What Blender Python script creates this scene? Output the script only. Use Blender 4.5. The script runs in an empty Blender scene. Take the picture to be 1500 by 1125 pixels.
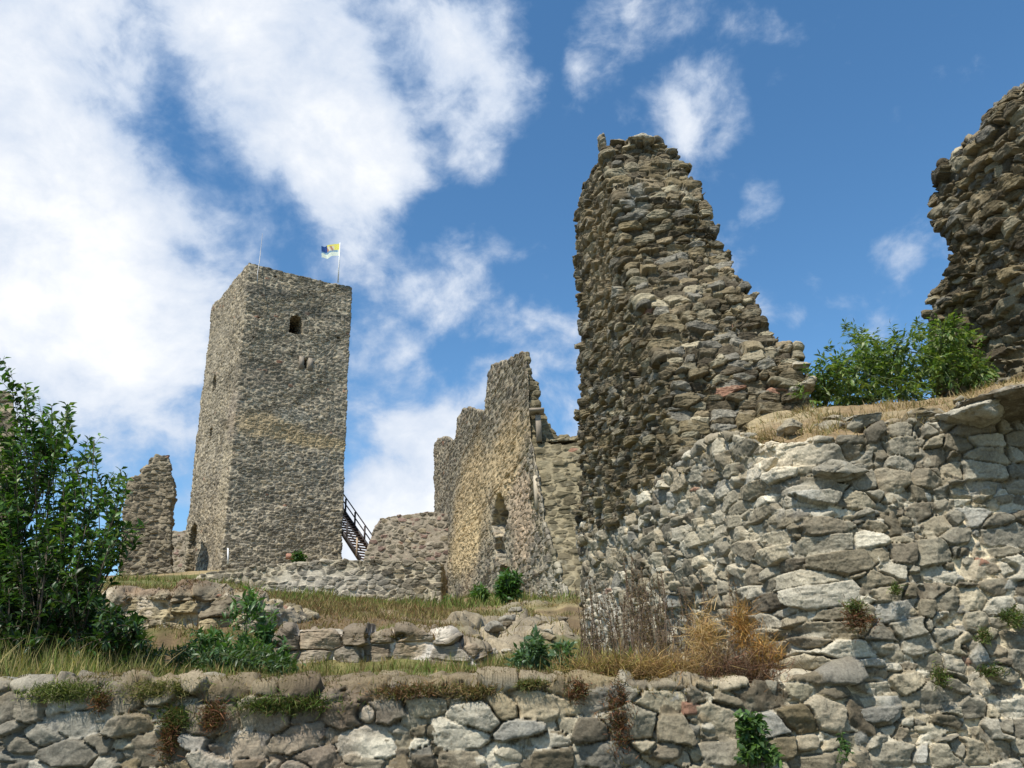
import bpy, math, random
import numpy as np, time
from concurrent.futures import ThreadPoolExecutor
from mathutils import Vector, Matrix
from mathutils.geometry import tessellate_polygon

# ------------------------------------------------------------------ camera, sky, sun, exposure
FPX = 1168.0
PITCH, ROLL = math.radians(22.0), math.radians(2.2)
EYE = np.array([0.0, 0.0, 1.6])
_F = np.array([0, math.cos(PITCH), math.sin(PITCH)])
_R0 = np.array([1.0, 0, 0]); _U0 = np.array([0, -math.sin(PITCH), math.cos(PITCH)])
_R = _R0*math.cos(ROLL) - _U0*math.sin(ROLL)
_U = _U0*math.cos(ROLL) + _R0*math.sin(ROLL)
scene = bpy.context.scene
cam_d = bpy.data.cameras.new('camera'); cam = bpy.data.objects.new('camera', cam_d)
scene.collection.objects.link(cam); scene.camera = cam
cam_d.sensor_width = 36; cam_d.lens = 36*FPX/1500; cam_d.clip_end = 9000; cam_d.clip_start = 0.05
cam.matrix_world = Matrix(((_R[0], _U[0], -_F[0], EYE[0]), (_R[1], _U[1], -_F[1], EYE[1]), (_R[2], _U[2], -_F[2], EYE[2]), (0, 0, 0, 1)))

SUN_EL, SUN_AZ = 56.0, -30.0     # azimuth measured from straight behind the camera, minus = to the left
_el, _az = math.radians(SUN_EL), math.radians(SUN_AZ)
SUN = np.array([math.sin(_az)*math.cos(_el), -math.cos(_az)*math.cos(_el), math.sin(_el)])
sl = bpy.data.lights.new('sun', 'SUN'); sl.energy = 5.0; sl.angle = math.radians(0.5); sl.color = (1.0, 0.94, 0.84)
so = bpy.data.objects.new('sun', sl); scene.collection.objects.link(so)
so.rotation_euler = Vector(-SUN).to_track_quat('-Z', 'Y').to_euler(); so.location = (-20, -20, 40)

scene.view_settings.view_transform = 'Standard'; scene.view_settings.look = 'None'
scene.view_settings.exposure = 0.27; scene.view_settings.gamma = 1
scene.cycles.max_bounces = 5; scene.cycles.transparent_max_bounces = 4

def ray(px, py): return _F + _R*((px-750)/FPX) + _U*((562.5-py)/FPX)
def at(px, py, y):
    d = ray(px, py); return EYE + d*(y/d[1])
def atz(px, py, z):
    d = ray(px, py); return EYE + d*((z-EYE[2])/d[2])
def onplane(px, py, A, dr):
    """pixel ray met with the vertical plane through A along horizontal direction dr"""
    n = np.array([-dr[1], dr[0], 0.0]); d = ray(px, py)
    return EYE + d*(((np.array(A)-EYE) @ n)/(d @ n))
def project(P):
    Q = np.asarray(P)-EYE; w = np.maximum(Q @ _F, 1e-3)
    return 750+FPX*(Q @ _R)/w, 562.5-FPX*(Q @ _U)/w, Q @ _F

world = bpy.data.worlds.new('World'); scene.world = world; world.use_nodes = True
wn, wl = world.node_tree.nodes, world.node_tree.links
for n in list(wn): wn.remove(n)
def N(t, **kw):
    n = wn.new(t)
    for k, v in kw.items(): setattr(n, k, v)
    return n
def wmath(op, a, b=None, clamp=False):
    m = N('ShaderNodeMath', operation=op); m.use_clamp = clamp
    for i, v in enumerate((a, b)):
        if v is None: continue
        if isinstance(v, (int, float)): m.inputs[i].default_value = v
        else: wl.new(v, m.inputs[i])
    return m.outputs[0]
sky = N('ShaderNodeTexSky'); sky.sky_type = 'NISHITA'; sky.sun_disc = False
sky.sun_elevation = _el; sky.sun_rotation = math.atan2(SUN[0], SUN[1]); sky.altitude = 400
sky.air_density = 1.0; sky.dust_density = 0.3; sky.ozone_density = 1.5
bgs = N('ShaderNodeBackground'); bgs.inputs['Strength'].default_value = 0.15
hs_ = N('ShaderNodeHueSaturation'); hs_.inputs['Saturation'].default_value = 1.22; hs_.inputs['Hue'].default_value = .495; hs_.inputs['Value'].default_value = 1.0; wl.new(sky.outputs[0], hs_.inputs['Color']); wl.new(hs_.outputs[0], bgs.inputs['Color'])
tc = N('ShaderNodeTexCoord'); vec0 = tc.outputs['Generated']
wnz = N('ShaderNodeTexNoise'); wl.new(vec0, wnz.inputs['Vector']); wnz.inputs['Scale'].default_value = 7.0; wnz.inputs['Detail'].default_value = 5; wnz.inputs['Roughness'].default_value = .5
ws = N('ShaderNodeVectorMath', operation='SUBTRACT'); wl.new(wnz.outputs['Color'], ws.inputs[0]); ws.inputs[1].default_value = (.5, .5, .5)
wm = N('ShaderNodeVectorMath', operation='MULTIPLY_ADD'); wl.new(ws.outputs[0], wm.inputs[0]); wm.inputs[1].default_value = (.045, .045, .045); wl.new(vec0, wm.inputs[2])
wno = N('ShaderNodeVectorMath', operation='NORMALIZE'); wl.new(wm.outputs[0], wno.inputs[0]); vec = wno.outputs[0]
# clouds: (px, py, radius px, weight) give directions in the sky
CL = [(60, 150, 150, .75), (215, 60, 120, .6), (430, 90, 130, .95), (500, 190, 110, .9), (370, 190, 90, .7), (690, 110, 85, .85), (640, 20, 100, .7), (420, 10, 130, .6), (760, 90, 30, .3),
      (60, 330, 150, 1.0), (180, 400, 120, .8), (40, 470, 130, .8), (130, 250, 90, .5), (290, 320, 50, .6), (450, 270, 100, .6), (380, 350, 80, .5), (640, 400, 60, .38), (530, 340, 60, .33), (225, 170, 50, .5), (260, 90, 90, .5), (150, 130, 80, .4),
      (-150, 150, 200, .9), (-160, 420, 200, .9), (200, 500, 90, .45), (90, 560, 90, .35),
      (1030, 150, 55, .46), (1010, 50, 50, .15), (880, 70, 50, .22), (1115, 290, 28, .32), (1335, 390, 20, .22),
      (620, 700, 110, .85), (560, 590, 90, .6), (680, 590, 60, .5), (250, 680, 110, .5), (570, 770, 90, .8), (120, 690, 80, .4), (700, 230, 40, .45),
      (400, -250, 250, .7), (-500, 500, 400, .6), (1900, 700, 300, .5)]
acc = None
for (px, py, r, w) in CL:
    d = ray(px, py); d = d/np.linalg.norm(d)
    ln = math.hypot(1, 1)
    dp = N('ShaderNodeVectorMath', operation='DOT_PRODUCT'); wl.new(vec, dp.inputs[0]); dp.inputs[1].default_value = tuple(d)
    ang = math.atan(r/FPX*0.9)
    mr = N('ShaderNodeMapRange', interpolation_type='SMOOTHSTEP'); wl.new(dp.outputs['Value'], mr.inputs[0])
    mr.inputs[1].default_value = math.cos(ang*1.75); mr.inputs[2].default_value = math.cos(ang*0.15); mr.inputs[3].default_value = 0; mr.inputs[4].default_value = w
    acc = mr.outputs[0] if acc is None else wmath('MAXIMUM', wmath('MULTIPLY', wmath('ADD', acc, mr.outputs[0]), 0.62), wmath('MAXIMUM', acc, mr.outputs[0]))
def wnoise(scale, detail, rough, dist, off=(0, 0, 0)):
    mp = N('ShaderNodeMapping'); wl.new(vec, mp.inputs[0]); mp.inputs['Location'].default_value = off; mp.inputs['Scale'].default_value = (1, 1, 1.25)
    nt = N('ShaderNodeTexNoise'); wl.new(mp.outputs[0], nt.inputs['Vector'])
    nt.inputs['Scale'].default_value = scale; nt.inputs['Detail'].default_value = detail; nt.inputs['Roughness'].default_value = rough; nt.inputs['Distortion'].default_value = dist
    return nt.outputs['Fac']
n1 = wnoise(5.0, 10, .58, .15); n2 = wnoise(13, 9, .6, .2, (3, 1, 2)); n3 = wnoise(3.2, 5, .55, .2, (7, 2, 5))
den = wmath('ADD', acc, wmath('MULTIPLY', wmath('SUBTRACT', n1, 0.5), 2.6))
den = wmath('ADD', den, wmath('MULTIPLY', wmath('SUBTRACT', n2, 0.5), 1.1))
cov = N('ShaderNodeMapRange', interpolation_type='SMOOTHSTEP'); wl.new(den, cov.inputs[0])
cov.inputs[1].default_value = 0.08; cov.inputs[2].default_value = 0.76; cov.inputs[4].default_value = 0.97
cr = N('ShaderNodeValToRGB'); wl.new(wmath('ADD', wmath('MULTIPLY', den, 0.36), wmath('MULTIPLY', n1, 0.62)), cr.inputs[0])
cr.color_ramp.elements[0].position = 0.38; cr.color_ramp.elements[0].color = (0.45, 0.56, 0.74, 1)
cr.color_ramp.elements[1].position = 0.88; cr.color_ramp.elements[1].color = (0.97, 0.975, 0.98, 1)
bgc = N('ShaderNodeBackground'); wl.new(cr.outputs[0], bgc.inputs['Color']); bgc.inputs['Strength'].default_value = 0.93
mx = N('ShaderNodeMixShader'); wl.new(cov.outputs[0], mx.inputs[0]); wl.new(bgs.outputs[0], mx.inputs[1]); wl.new(bgc.outputs[0], mx.inputs[2])
wo = N('ShaderNodeOutputWorld'); wl.new(mx.outputs[0], wo.inputs['Surface'])

# ------------------------------------------------------------------ numpy noise
def H(ix, iy, iz, s):
    h = (ix.astype(np.int64)*73856093) ^ (iy.astype(np.int64)*19349663) ^ (iz.astype(np.int64)*83492791) ^ np.int64(s*2654435 + 12345)
    h = h & 0xffffffff
    h = ((h ^ (h >> 16))*0x45d9f3b) & 0xffffffff
    h = ((h ^ (h >> 16))*0x45d9f3b) & 0xffffffff
    return (h ^ (h >> 16)) & 0xffffffff
def U01(h, k=0):
    h = (h + np.int64(k*0x9E3779B9 & 0xffffffff)) & 0xffffffff
    h = ((h ^ (h >> 15))*0x2c1b3c6d) & 0xffffffff
    h = ((h ^ (h >> 12))*0x297a2d39) & 0xffffffff
    h = h ^ (h >> 15)
    return h.astype(np.float64)/4294967295.0
def vnoise(P, s=0):
    k = np.floor(P); f = P-k; f = f*f*(3-2*f); k = k.astype(np.int64)
    r = 0
    for dx in (0, 1):
        wx = f[:, 0] if dx else 1-f[:, 0]
        for dy in (0, 1):
            wy = f[:, 1] if dy else 1-f[:, 1]
            for dz in (0, 1):
                wz = f[:, 2] if dz else 1-f[:, 2]
                r = r + wx*wy*wz*U01(H(k[:, 0]+dx, k[:, 1]+dy, k[:, 2]+dz, s))
    return r*2-1
def _fbm(P, oct=4, s=0, rough=.5):
    a, t, r = 1.0, 0.0, 0.0
    for i in range(oct):
        r = r+a*vnoise(P*(2.03**i)+i*17.3, s+i); t += a; a *= rough
    return r/t
def sstep(a, b, x):
    t = np.clip((x-a)/(b-a), 0, 1); return t*t*(3-2*t)

# ------------------------------------------------------------------ adaptive refinement of a low solid
def refine(V, T, q=1.6, coarse=6.0, cap=0.6, maxit=30, limit=900000, an=2.3):
    V = np.asarray(V, float); T = np.asarray(T, np.int64)
    for it in range(maxit):
        E = np.sort(np.concatenate([T[:, [0, 1]], T[:, [1, 2]], T[:, [2, 0]]]), axis=1)
        key = E[:, 0]*len(V)+E[:, 1]
        uk, first, inv = np.unique(key, return_index=True, return_inverse=True)
        e = E[first]; nT = len(T)
        a, b = V[e[:, 0]], V[e[:, 1]]
        L = np.linalg.norm(a-b, axis=1); m = (a+b)/2
        n = np.cross(V[T[:, 1]]-V[T[:, 0]], V[T[:, 2]]-V[T[:, 0]]); c = V[T].mean(1)
        fac = ((n*(EYE-c)).sum(1) > 0)
        ef = np.zeros(len(uk), bool)
        for j in range(3): np.logical_or.at(ef, inv[j*nT:(j+1)*nT], fac)
        px, py, w = project(m)
        inside = (w > .1) & (px > -90) & (px < 1590) & (py > -90) & (py < 1215)
        dist = np.linalg.norm(m-EYE, axis=1)
        dv = (b-a); rr_ = (m-EYE)/dist[:, None]; Lp = np.sqrt(np.maximum(L**2-((dv*rr_).sum(1))**2, 0))
        Le = np.maximum(Lp, L/an)
        bad = np.where(inside, coarse*q*dist/797.5, 45*q*dist/797.5)
        bad = np.minimum(bad, cap*np.maximum(1, dist/12))
        mark = np.where(ef & inside, Le > q*dist/797.5, L > bad)
        if not mark.any() or len(T) > limit: break
        Lt = np.stack([L[inv[0:nT]], L[inv[nT:2*nT]], L[inv[2*nT:]]], 1)
        IE = np.stack([inv[0:nT], inv[nT:2*nT], inv[2*nT:]], 1)
        lo = IE[np.arange(nT), Lt.argmax(1)]
        for _ in range(12):
            need = mark[IE].any(1) & ~mark[lo]
            if not need.any(): break
            mark[lo[need]] = True
        idx = np.full(len(uk), -1, np.int64); k = np.nonzero(mark)[0]; idx[k] = len(V)+np.arange(len(k))
        V = np.concatenate([V, m[k]])
        M = idx[IE]; mk = M >= 0; cnt = mk.sum(1)
        out = [T[cnt == 0]]
        for j in range(3):                     # rotate so that cases are canonical
            t = np.roll(T, -j, 1); mm = np.roll(M, -j, 1); kk = np.roll(mk, -j, 1)
            s = (cnt == 1) & kk[:, 0]
            A, B, Cc, x = t[s, 0], t[s, 1], t[s, 2], mm[s, 0]
            out += [np.stack([A, x, Cc], 1), np.stack([x, B, Cc], 1)]
            s = (cnt == 2) & kk[:, 0] & kk[:, 1]
            A, B, Cc, x, y = t[s, 0], t[s, 1], t[s, 2], mm[s, 0], mm[s, 1]
            out += [np.stack([x, B, y], 1)]
            d1 = np.linalg.norm(V[A]-V[y], axis=1) < np.linalg.norm(V[x]-V[Cc], axis=1)
            out += [np.stack([A[d1], x[d1], y[d1]], 1), np.stack([A[d1], y[d1], Cc[d1]], 1)]
            d2 = ~d1
            out += [np.stack([A[d2], x[d2], Cc[d2]], 1), np.stack([x[d2], y[d2], Cc[d2]], 1)]
        s = cnt == 3
        A, B, Cc, x, y, z = T[s, 0], T[s, 1], T[s, 2], M[s, 0], M[s, 1], M[s, 2]
        out += [np.stack([A, x, z], 1), np.stack([x, B, y], 1), np.stack([z, y, Cc], 1), np.stack([x, y, z], 1)]
        T = np.concatenate(out)
    return V, T
def vnormals(V, T):
    n = np.cross(V[T[:, 1]]-V[T[:, 0]], V[T[:, 2]]-V[T[:, 0]])
    r = np.zeros_like(V)
    for j in range(3):
        for k in range(3): r[:, k] += np.bincount(T[:, j], n[:, k], len(V))
    return r/np.maximum(np.linalg.norm(r, axis=1, keepdims=True), 1e-12)
def smooth(V, T, A, n=3, lam=.5):
    """Laplacian smoothing of the per-vertex values A over the mesh"""
    I = np.concatenate([T[:, 0], T[:, 1], T[:, 2]]); J = np.concatenate([T[:, 1], T[:, 2], T[:, 0]])
    cnt = np.bincount(I, minlength=len(V)); cnt = np.maximum(cnt, 1)
    for _ in range(n):
        B = np.stack([np.bincount(I, A[J, k], len(V)) for k in range(A.shape[1])], 1)/cnt[:, None]
        A = A*(1-lam)+B*lam
    return A

# ------------------------------------------------------------------ rubble masonry
POOL = ThreadPoolExecutor(4)
def par(fn, P, *a, **k):
    n = max(1, len(P)//16000)
    ch = np.array_split(np.arange(len(P)), n)
    r = list(POOL.map(lambda c: fn(P[c[0]:c[-1]+1], *a, **k), ch))
    if isinstance(r[0], tuple): return tuple(np.concatenate([x[i] for x in r]) for i in range(len(r[0])))
    return np.concatenate(r)
def stone_cells(P, size, seed, jit=.75, wv=.35, shear=.35, warp=.35):
    return par(_cells, P, size, seed, jit, wv, shear, warp)
def fbm(P, oct=4, s=0, rough=.5):
    return par(_fbm, np.asarray(P, float), oct, s, rough)
def _cells(P, size, seed, jit=.75, wv=.35, shear=.35, warp=.35):
    size = np.asarray(size, float)
    Pw = P.copy(); s0 = size.mean()*2.2
    for k in range(3): Pw[:, k] += warp*size[k]*vnoise(P/s0+k*9.7, seed+k)
    Q = Pw/size
    K = np.floor(Q).astype(np.int64)
    n = len(P); F1 = np.full(n, 1e9); F2 = np.full(n, 1e9); ID = np.zeros(n, np.int64); D = np.zeros((n, 3))
    for dz in (-1, 0, 1):
        for dy in (-1, 0, 1):
            for dx in (-1, 0, 1):
                kx, ky, kz = K[:, 0]+dx, K[:, 1]+dy, K[:, 2]+dz
                h = H(kx, ky, kz, seed)
                ux = Q[:, 0]-(kx+.5+jit*(U01(h, 1)-.5)+.5*(kz & 1)*0)
                uy = Q[:, 1]-(ky+.5+jit*(U01(h, 2)-.5))
                uz = Q[:, 2]-(kz+.5+jit*.7*(U01(h, 3)-.5))
                uz = uz + (U01(h, 4)-.5)*shear*ux + (U01(h, 5)-.5)*shear*uy
                d = np.sqrt(np.sqrt(ux**4+uy**4+(uz*1.05)**4 + 1.2*(ux*ux*uy*uy+ux*ux*uz*uz+uy*uy*uz*uz))) - wv*(U01(h, 6)-.5)
                c = d < F1
                F2 = np.where(c, F1, np.minimum(F2, d)); F1 = np.where(c, d, F1)
                ID = np.where(c, h, ID)
                D[c] = np.stack([ux[c], uy[c], uz[c]], 1)
    return F2-F1, ID, D*size
class Style:
    def __init__(s, size=(.27, .27, .13), seed=1, amp=.05, joint=.16, mort=.0, mvar=.02, rough=.006, slope=.45, jit=.75, wv=.38,
                 pal=None, mcol=(.50, .43, .31), big=.03, bigs=1.0, shear=.35, tints=(), drop=.05, dark=.0, mfreq=1.1, two=.0, jn=.6, lip=.0, quoin=None, strat=.7, warp=.2, inset=.0):
        s.__dict__.update({k: v for k, v in locals().items() if k != 's'})
PAL = [(.20, .16, .095), (.24, .195, .12), (.135, .11, .07), (.28, .245, .165), (.25, .20, .125), (.175, .145, .095), (.22, .175, .10), (.36, .31, .21), (.11, .09, .06), (.24, .22, .175)]
PALG = [(.26, .23, .165), (.32, .285, .21), (.20, .17, .115), (.37, .335, .255), (.29, .245, .17), (.25, .225, .17), (.32, .275, .19), (.43, .39, .30), (.16, .135, .095), (.29, .275, .23)]
def masonry(V, T, st, protrude=None):
    """displace a refined solid into rubble; returns positions and colour (alpha = mortar)"""
    n0 = vnormals(V, T)
    n0 = smooth(V, T, n0, 4); n0 /= np.maximum(np.linalg.norm(n0, axis=1, keepdims=True), 1e-9)
    V = V + n0*(st.big*fbm(V/st.bigs, 3, st.seed+40))[:, None]
    sz = np.array(st.size)
    rn = fbm(V/(sz.mean()*.30), 3, st.seed+7)
    strat = fbm(V/(sz*np.array([.55, .55, .22])), 3, st.seed+8, .6); crack = np.exp(-np.abs(strat)*16)*st.strat; strat = strat*st.strat
    Vc = V
    if st.quoin is not None:                      # longer stones turn the corner
        Vc = V.copy(); d_ = V[:, :2]-np.array(st.quoin)[:2]; r_ = np.linalg.norm(d_, axis=1)
        Vc[:, :2] = np.array(st.quoin)[:2]+d_*(.45+.55*sstep(.15, 1.0, r_))[:, None]
    def layer(size, seed, amp, joint):
        e, ID, D = stone_cells(Vc, size, seed, st.jit, st.wv, st.shear, st.warp)
        e = e+.10*st.jn*rn+.05*st.jn*strat
        base = amp*(.25+.85*U01(ID, 11)**1.2)
        fac = None
        for j in range(4):                        # facets cut off each stone
            g = np.stack([U01(ID, 20+j*3+k)-.5 for k in range(3)], 1)*2*st.slope
            g[:, 2] += st.lip
            o = amp*(.15+.5*U01(ID, 40+j))
            f = (g*D).sum(1)+o
            fac = f if fac is None else np.minimum(fac, f)
        edge = np.clip(e/joint, 0, 1); edge = 1-(1-edge)**3.2
        hs = (base+np.minimum(fac, amp*.55))*edge - st.drop*(1-edge) + st.rough*rn*2 + st.rough*1.2*strat*edge - st.rough*1.5*crack*edge
        return hs, ID
    hs, ID = layer(sz, st.seed, st.amp, st.joint)
    if st.two:
        h2, ID2 = layer(sz*np.array([.46, .46, .5]), st.seed+100, st.amp*.55, st.joint*1.25)
        h2 = h2 + st.two - .012*(U01(ID2, 3) > .6)
        c2 = h2 > hs; hs = np.where(c2, h2, hs); ID = np.where(c2, ID2, ID)
    mo = st.mort + st.mvar*fbm(V/st.mfreq, 3, st.seed+3, .6) + st.rough*1.1*fbm(V/(sz.mean()*.16), 3, st.seed+9)
    k = st.amp*.05
    h = np.maximum(hs, mo) + k*np.exp(-np.abs(hs-mo)/k)*.3
    mf = 1/(1+np.exp(np.clip((hs-mo)/(st.amp*.045), -30, 30)))
    h = h-st.inset
    if protrude is not None: h = h + protrude(V, ID)
    pal = np.array(st.pal if st.pal is not None else PAL)
    pk = (U01(ID, 60)*len(pal)).astype(int) % len(pal)
    c = pal[pk]*(.66+.66*U01(ID, 61))[:, None]
    c = c*(1+.20*rn+.16*strat+.2*fbm(V/(sz.mean()*.8), 2, st.seed+12)-.35*crack)[:, None]
    red = (U01(ID, 62) > .996); c[red] = np.array([.26, .145, .095])*(.8+.4*U01(ID[red], 63))[:, None]
    lich = sstep(.15, .6, fbm(V/(sz.mean()*.45), 3, st.seed+21))[:, None]*.5          # pale lichen
    c = c*(1-lich*.5)+np.array([.44, .40, .29])*lich*.5
    stain = sstep(.05, .6, fbm(V/np.array([1.3, 1.3, 2.2]), 3, st.seed+31))[:, None]
    c = c*(1-stain*(.18+st.dark))
    mc = np.array(st.mcol)*(1+.16*fbm(V/.25, 3, st.seed+14)+.12*fbm(V/1.7, 2, st.seed+15))[:, None]
    mc = mc*(1-stain*.15)
    c = c*(1-mf[:, None])+mc*mf[:, None]
    for (ctr, rad, colr, amt) in st.tints:       # stains, plaster remains, lime streaks with a shape of their own
        d = np.linalg.norm((V-np.array(ctr))/np.array(rad), axis=1)
        w = sstep(1.15, .55, d+.45*fbm(V/(np.mean(rad)*.5), 4, 5))*amt
        c = c*(1-w[:, None])+np.array(colr)*w[:, None]*(.75+.5*(c.mean(1)/.24))[:, None].clip(.5, 1.5)
    return V+n0*h[:, None], np.concatenate([np.clip(c, .01, .9), mf[:, None]], 1)

# ------------------------------------------------------------------ materials
def mat_vc(name, bump_scale=60, bump=.3, dist=.01, var=.35, rough=.95, nscale=None):
    m = bpy.data.materials.new(name); m.use_nodes = True; nt = m.node_tree; nd, lk = nt.nodes, nt.links
    b = nd['Principled BSDF']; b.inputs['Roughness'].default_value = rough; b.inputs['Specular IOR Level'].default_value = .2
    at_ = nd.new('ShaderNodeAttribute'); at_.attribute_name = 'Col'
    tcn = nd.new('ShaderNodeTexCoord')
    n1 = nd.new('ShaderNodeTexNoise'); n1.inputs['Scale'].default_value = nscale or bump_scale; n1.inputs['Detail'].default_value = 6; n1.inputs['Roughness'].default_value = .65
    lk.new(tcn.outputs['Object'], n1.inputs['Vector'])
    mr = nd.new('ShaderNodeMapRange'); lk.new(n1.outputs['Fac'], mr.inputs[0]); mr.inputs[1].default_value = .3; mr.inputs[2].default_value = .7
    mr.inputs[3].default_value = 1-var; mr.inputs[4].default_value = 1+var
    mm = nd.new('ShaderNodeVectorMath'); mm.operation = 'SCALE'; lk.new(at_.outputs['Color'], mm.inputs[0]); lk.new(mr.outputs[0], mm.inputs['Scale'])
    lk.new(mm.outputs[0], b.inputs['Base Color'])
    n2 = nd.new('ShaderNodeTexNoise'); n2.inputs['Scale'].default_value = bump_scale; n2.inputs['Detail'].default_value = 8; n2.inputs['Roughness'].default_value = .7
    lk.new(tcn.outputs['Object'], n2.inputs['Vector'])
    bp = nd.new('ShaderNodeBump'); bp.inputs['Strength'].default_value = bump; bp.inputs['Distance'].default_value = dist
    lk.new(n2.outputs['Fac'], bp.inputs['Height']); lk.new(bp.outputs[0], b.inputs['Normal'])
    return m
def mat_leaf(name, rough=.5, trans=.35, spec=.35):
    m = bpy.data.materials.new(name); m.use_nodes = True; nt = m.node_tree; nd, lk = nt.nodes, nt.links
    b = nd['Principled BSDF']; b.inputs['Roughness'].default_value = rough; b.inputs['Specular IOR Level'].default_value = spec
    at_ = nd.new('ShaderNodeAttribute'); at_.attribute_name = 'Col'; lk.new(at_.outputs['Color'], b.inputs['Base Color'])
    if trans > 0:
        tr = nd.new('ShaderNodeBsdfTranslucent'); sc = nd.new('ShaderNodeVectorMath'); sc.operation = 'MULTIPLY'
        lk.new(at_.outputs['Color'], sc.inputs[0]); sc.inputs[1].default_value = (1.5, 1.7, .6); lk.new(sc.outputs[0], tr.inputs['Color'])
        ms = nd.new('ShaderNodeMixShader'); ms.inputs[0].default_value = trans
        lk.new(b.outputs[0], ms.inputs[1]); lk.new(tr.outputs[0], ms.inputs[2]); lk.new(ms.outputs[0], nd['Material Output'].inputs['Surface'])
    return m
def mat_plain(name, col, rough=.6, metal=0, var=.15, scale=30):
    m = bpy.data.materials.new(name); m.use_nodes = True; nt = m.node_tree; nd, lk = nt.nodes, nt.links
    b = nd['Principled BSDF']; b.inputs['Roughness'].default_value = rough; b.inputs['Metallic'].default_value = metal
    n1 = nd.new('ShaderNodeTexNoise'); n1.inputs['Scale'].default_value = scale; n1.inputs['Detail'].default_value = 5
    r = nd.new('ShaderNodeValToRGB'); lk.new(n1.outputs['Fac'], r.inputs[0]); lk.new(r.outputs[0], b.inputs['Base Color'])
    r.color_ramp.elements[0].position = .3; r.color_ramp.elements[0].color = tuple(x*(1-var) for x in col)+(1,)
    r.color_ramp.elements[1].position = .7; r.color_ramp.elements[1].color = tuple(min(1, x*(1+var)) for x in col)+(1,)
    return m
M_NEAR = mat_vc('weathered_stone_near', 90, .55, .012, .30)
M_MID = mat_vc('weathered_stone_mid', 30, .5, .03, .28)
M_FAR = mat_vc('weathered_stone_far', 6, .4, .08, .22)
M_EARTH = mat_vc('dry_earth', 25, .6, .03, .35)
M_LEAF = mat_leaf('green_leaf', .42, .3, .4)
M_DRY = mat_leaf('dry_grass', .8, .25, .1)
M_BARK = mat_plain('bark', (.10, .075, .05), .9, 0, .4, 60)

def link(o): scene.collection.objects.link(o); return o
def meta(o, label=None, cat=None, group=None, kind=None):
    if label: o['label'] = label
    if cat: o['category'] = cat
    if group: o['group'] = group
    if kind: o['kind'] = kind
    return o
def root(name, loc, label, cat, group=None):
    o = bpy.data.objects.new(name, None); o.location = tuple(float(x) for x in loc); o.empty_display_size = .3; link(o)
    return meta(o, label, cat, group)
def mk(name, V, T, mat, parent=None, col=None, base=None, shade=True):
    """link ONE mesh object; vertices in world space, stored relative to its base / its parent's base"""
    V = np.asarray(V, float); T = np.asarray(T)
    b = np.array(parent.location) if parent is not None else (np.array(base, float) if base is not None else np.zeros(3))
    if parent is not None and parent.get('_w'): b = np.array(parent['_w'])
    me = bpy.data.meshes.new(name); k = T.shape[1]
    me.vertices.add(len(V)); me.vertices.foreach_set('co', (V-b).astype(np.float32).ravel())
    me.loops.add(T.size); me.loops.foreach_set('vertex_index', T.astype(np.int32).ravel())
    me.polygons.add(len(T)); me.polygons.foreach_set('loop_start', np.arange(0, T.size, k, dtype=np.int32))
    me.polygons.foreach_set('loop_total', np.full(len(T), k, np.int32)); me.update(calc_edges=True)
    if shade: me.polygons.foreach_set('use_smooth', np.ones(len(T), bool))
    if col is not None:
        c = np.asarray(col, np.float32)
        if c.shape[1] == 3: c = np.concatenate([c, np.ones((len(c), 1), np.float32)], 1)
        a = me.color_attributes.new('Col', 'FLOAT_COLOR', 'POINT'); a.data.foreach_set('color', c.ravel())
    me.materials.append(mat)
    o = bpy.data.objects.new(name, me); link(o)
    if parent is not None: o.parent = parent
    else: o.location = tuple(b)
    return o

# ------------------------------------------------------------------ low solids
def ragged(pts, step, amp, seed=0, keep=()):
    """roughen a pixel outline: split into steps and jitter"""
    rnd = random.Random(seed); out = []
    n = len(pts)
    for i in range(n):
        a, b = pts[i], pts[(i+1) % n]; out.append(a)
        if i in keep: continue
        L = math.dist(a, b); m = int(L/step)
        if m < 1: continue
        nx, ny = -(b[1]-a[1])/L, (b[0]-a[0])/L
        for k in range(1, m+1):
            t = (k+rnd.uniform(-.3, .3))/(m+1); d = rnd.uniform(-amp, amp)
            out.append((a[0]+(b[0]-a[0])*t+nx*d, a[1]+(b[1]-a[1])*t+ny*d))
    return out
def extrude(front, off):
    """closed solid from an ordered planar 3-D polygon pushed by off"""
    F_ = np.array(front); n = len(F_)
    tri = np.array(tessellate_polygon([[Vector(p) for p in F_]]), np.int64)
    nn = np.cross(F_[tri[:, 1]]-F_[tri[:, 0]], F_[tri[:, 2]]-F_[tri[:, 0]])
    off = np.array(off, float)
    flip = (nn @ off) > 0
    tri[flip] = tri[flip][:, ::-1]
    area = nn.sum(0)
    V = np.concatenate([F_, F_+off]); T = [tri, tri[:, ::-1]+n]
    # polygon orientation from Newell
    nw = sum(np.cross(F_[i], F_[(i+1) % n]) for i in range(n))
    for i in range(n):
        j = (i+1) % n
        if nw @ off < 0: T.append(np.array([[i, i+n, j+n], [i, j+n, j]]))
        else: T.append(np.array([[i, j+n, i+n], [i, j, j+n]]))
    return V, np.concatenate(T)
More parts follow.
